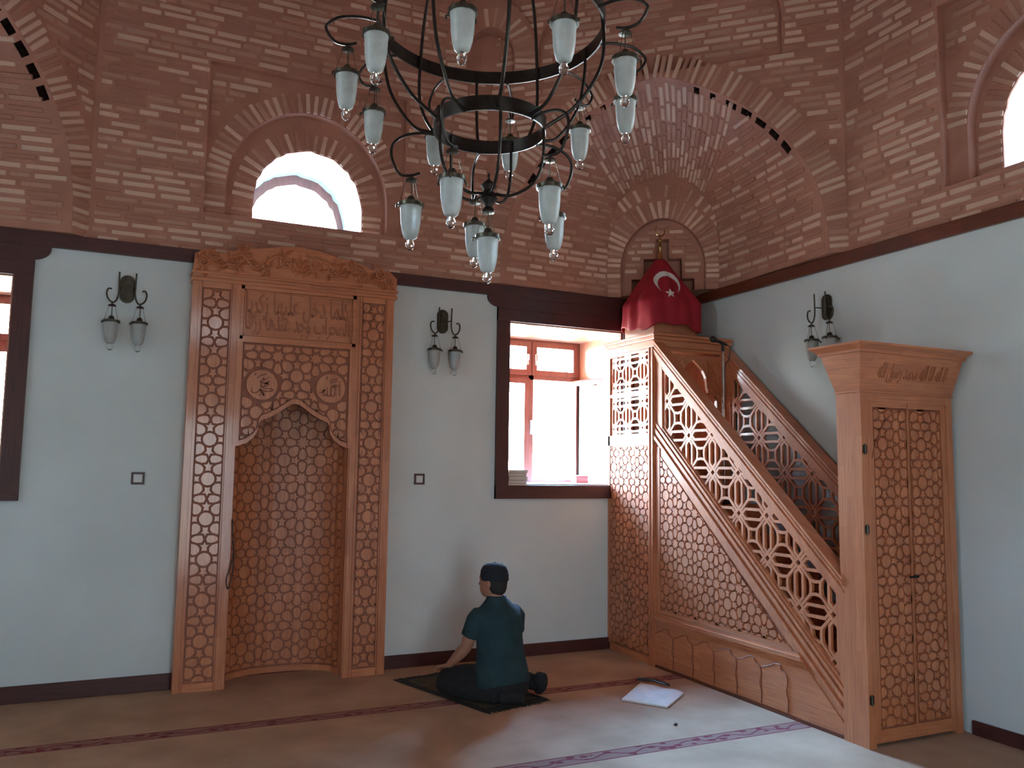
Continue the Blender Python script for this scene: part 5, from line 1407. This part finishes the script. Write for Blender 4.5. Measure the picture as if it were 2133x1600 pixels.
# shirt: polo, short sleeves, loose at the hem
sh = MB()
sh.loft([(L3(0, -.035, .095), r3*.196, f3*.150), (L3(0, -.035, .13), r3*.198, f3*.155), (L3(0, -.03, .2), r3*.188, f3*.144), (L3(0, -.015, .3), r3*.172, f3*.126), (L3(0, -.005, .38), r3*.170, f3*.122), (L3(0, .005, .46), r3*.172, f3*.122), (L3(0, .012, .53), r3*.170, f3*.114), (L3(0, .018, .57), r3*.150, f3*.100), (L3(0, .025, .605), r3*.105, f3*.082), (L3(0, .03, .635), r3*.072, f3*.066)], None, 32)
for s_, Sh, El in ((-1, ShL, ElL), (1, ShR, ElR)):
    d = (El-Sh).normalized(); a = d.cross(f3).normalized(); b = d.cross(a).normalized()
    sh.loft([(Sh-r3*s_*.07+up3*.022, a*.035, b*.045), (Sh-r3*s_*.03+up3*.018, a*.054, b*.058), (Sh+d*.03+r3*s_*.002, a*.060, b*.062), (Sh.lerp(El, .45), a*.060, b*.062), (Sh.lerp(El, .66), a*.060, b*.063), (Sh.lerp(El, .68), a*.061, b*.064)], None, 24)
so = sh.build('shirt', 'shirt', man); remesh(so, .007, 3)
co = MB(); n0 = L3(-.004, .028, .615)
for i in range(2):
    co.loft([(n0+up3*(0+.0*i), r3*.082, f3*.078), (n0+up3*.018, r3*.071, f3*.069), (n0+up3*.036+f3*.002, r3*.064, f3*.063), (n0+up3*.038+f3*.002, r3*.058, f3*.058)], None, 28); break
co.build('collar', 'shirt', so, smooth=True)
# trousers
tr = MB()
tr.loft([(L3(0, -.04, .04), r3*.18, f3*.15), (L3(0, -.04, .12), r3*.19, f3*.155), (L3(0, -.03, .19), r3*.165, f3*.13), (L3(0, -.02, .25), r3*.14, f3*.10)], None, 24)
for s_, Kn in ((-1, KnL), (1, KnR)):
    hip = L3(s_*.09, -.02, .13); an = L3(s_*.13, -.13, .06) if s_ < 0 else L3(.215, -.12, .09)
    limb(tr, [hip, hip.lerp(Kn, .5)+r3*s_*.02+up3*.018, Kn], [.095, .090, .072]); limb(tr, [Kn+r3*s_*.005-up3*.012, Kn.lerp(an, .5)+r3*s_*.035-up3*.01, an], [.070, .062, .05])
to = tr.build('trousers', 'trousers', man); 
for v in to.data.vertices: v.co.z = max(v.co.z, .0155)
remesh(to, .008, 4)
for pts_, rs_ in (([L3(.225, -.13, .10), L3(.235, -.155, .125), L3(.24, -.15, .075), L3(.245, -.115, .035)], [.045, .043, .040, .033]), ([L3(-.10, -.14, .06), L3(-.04, -.19, .05), L3(.02, -.215, .04)], [.045, .042, .03])):
    sk = MB(); limb(sk, pts_, rs_); so_ = sk.build('sock', 'trousers', man)
    for v in so_.data.vertices: v.co.z = max(v.co.z, .0155)
    remesh(so_, .007, 3)
# hair and cap
hh = MB(); hh.loft([(Lh(0, -.045, -.082), hr*.030, hf*.030), (Lh(0, -.038, -.070), hr*.050, hf*.052), (Lh(0, -.032, -.045), hr*.064, hf*.068), (Lh(0, -.026, -.01), hr*.073, hf*.077), (Lh(0, -.02, .02), hr*.080, hf*.084), (Lh(0, -.016, .06), hr*.074, hf*.082), (Lh(0, -.01, .09), hr*.05, hf*.06)], None, 28); hh.build('hair', 'hair', man, smooth=True)
cp = MB(); cp.loft([(Lh(0, -.014, .008), hr*.079, hf*.095), (Lh(0, -.013, .014), hr*.083, hf*.099), (Lh(0, -.012, .045), hr*.084, hf*.100), (Lh(0, -.011, .075), hr*.081, hf*.095), (Lh(0, -.012, .100), hr*.070, hf*.083), (Lh(0, -.013, .117), hr*.045, hf*.055), (Lh(0, -.013, .123), hr*.012, hf*.015)], None, 32)
cp.tube([Lh(0, -.013, .120), Lh(0, -.013, .127)], .006, n=8)
cap_o = cp.build('cap', 'cap', man, smooth=True)
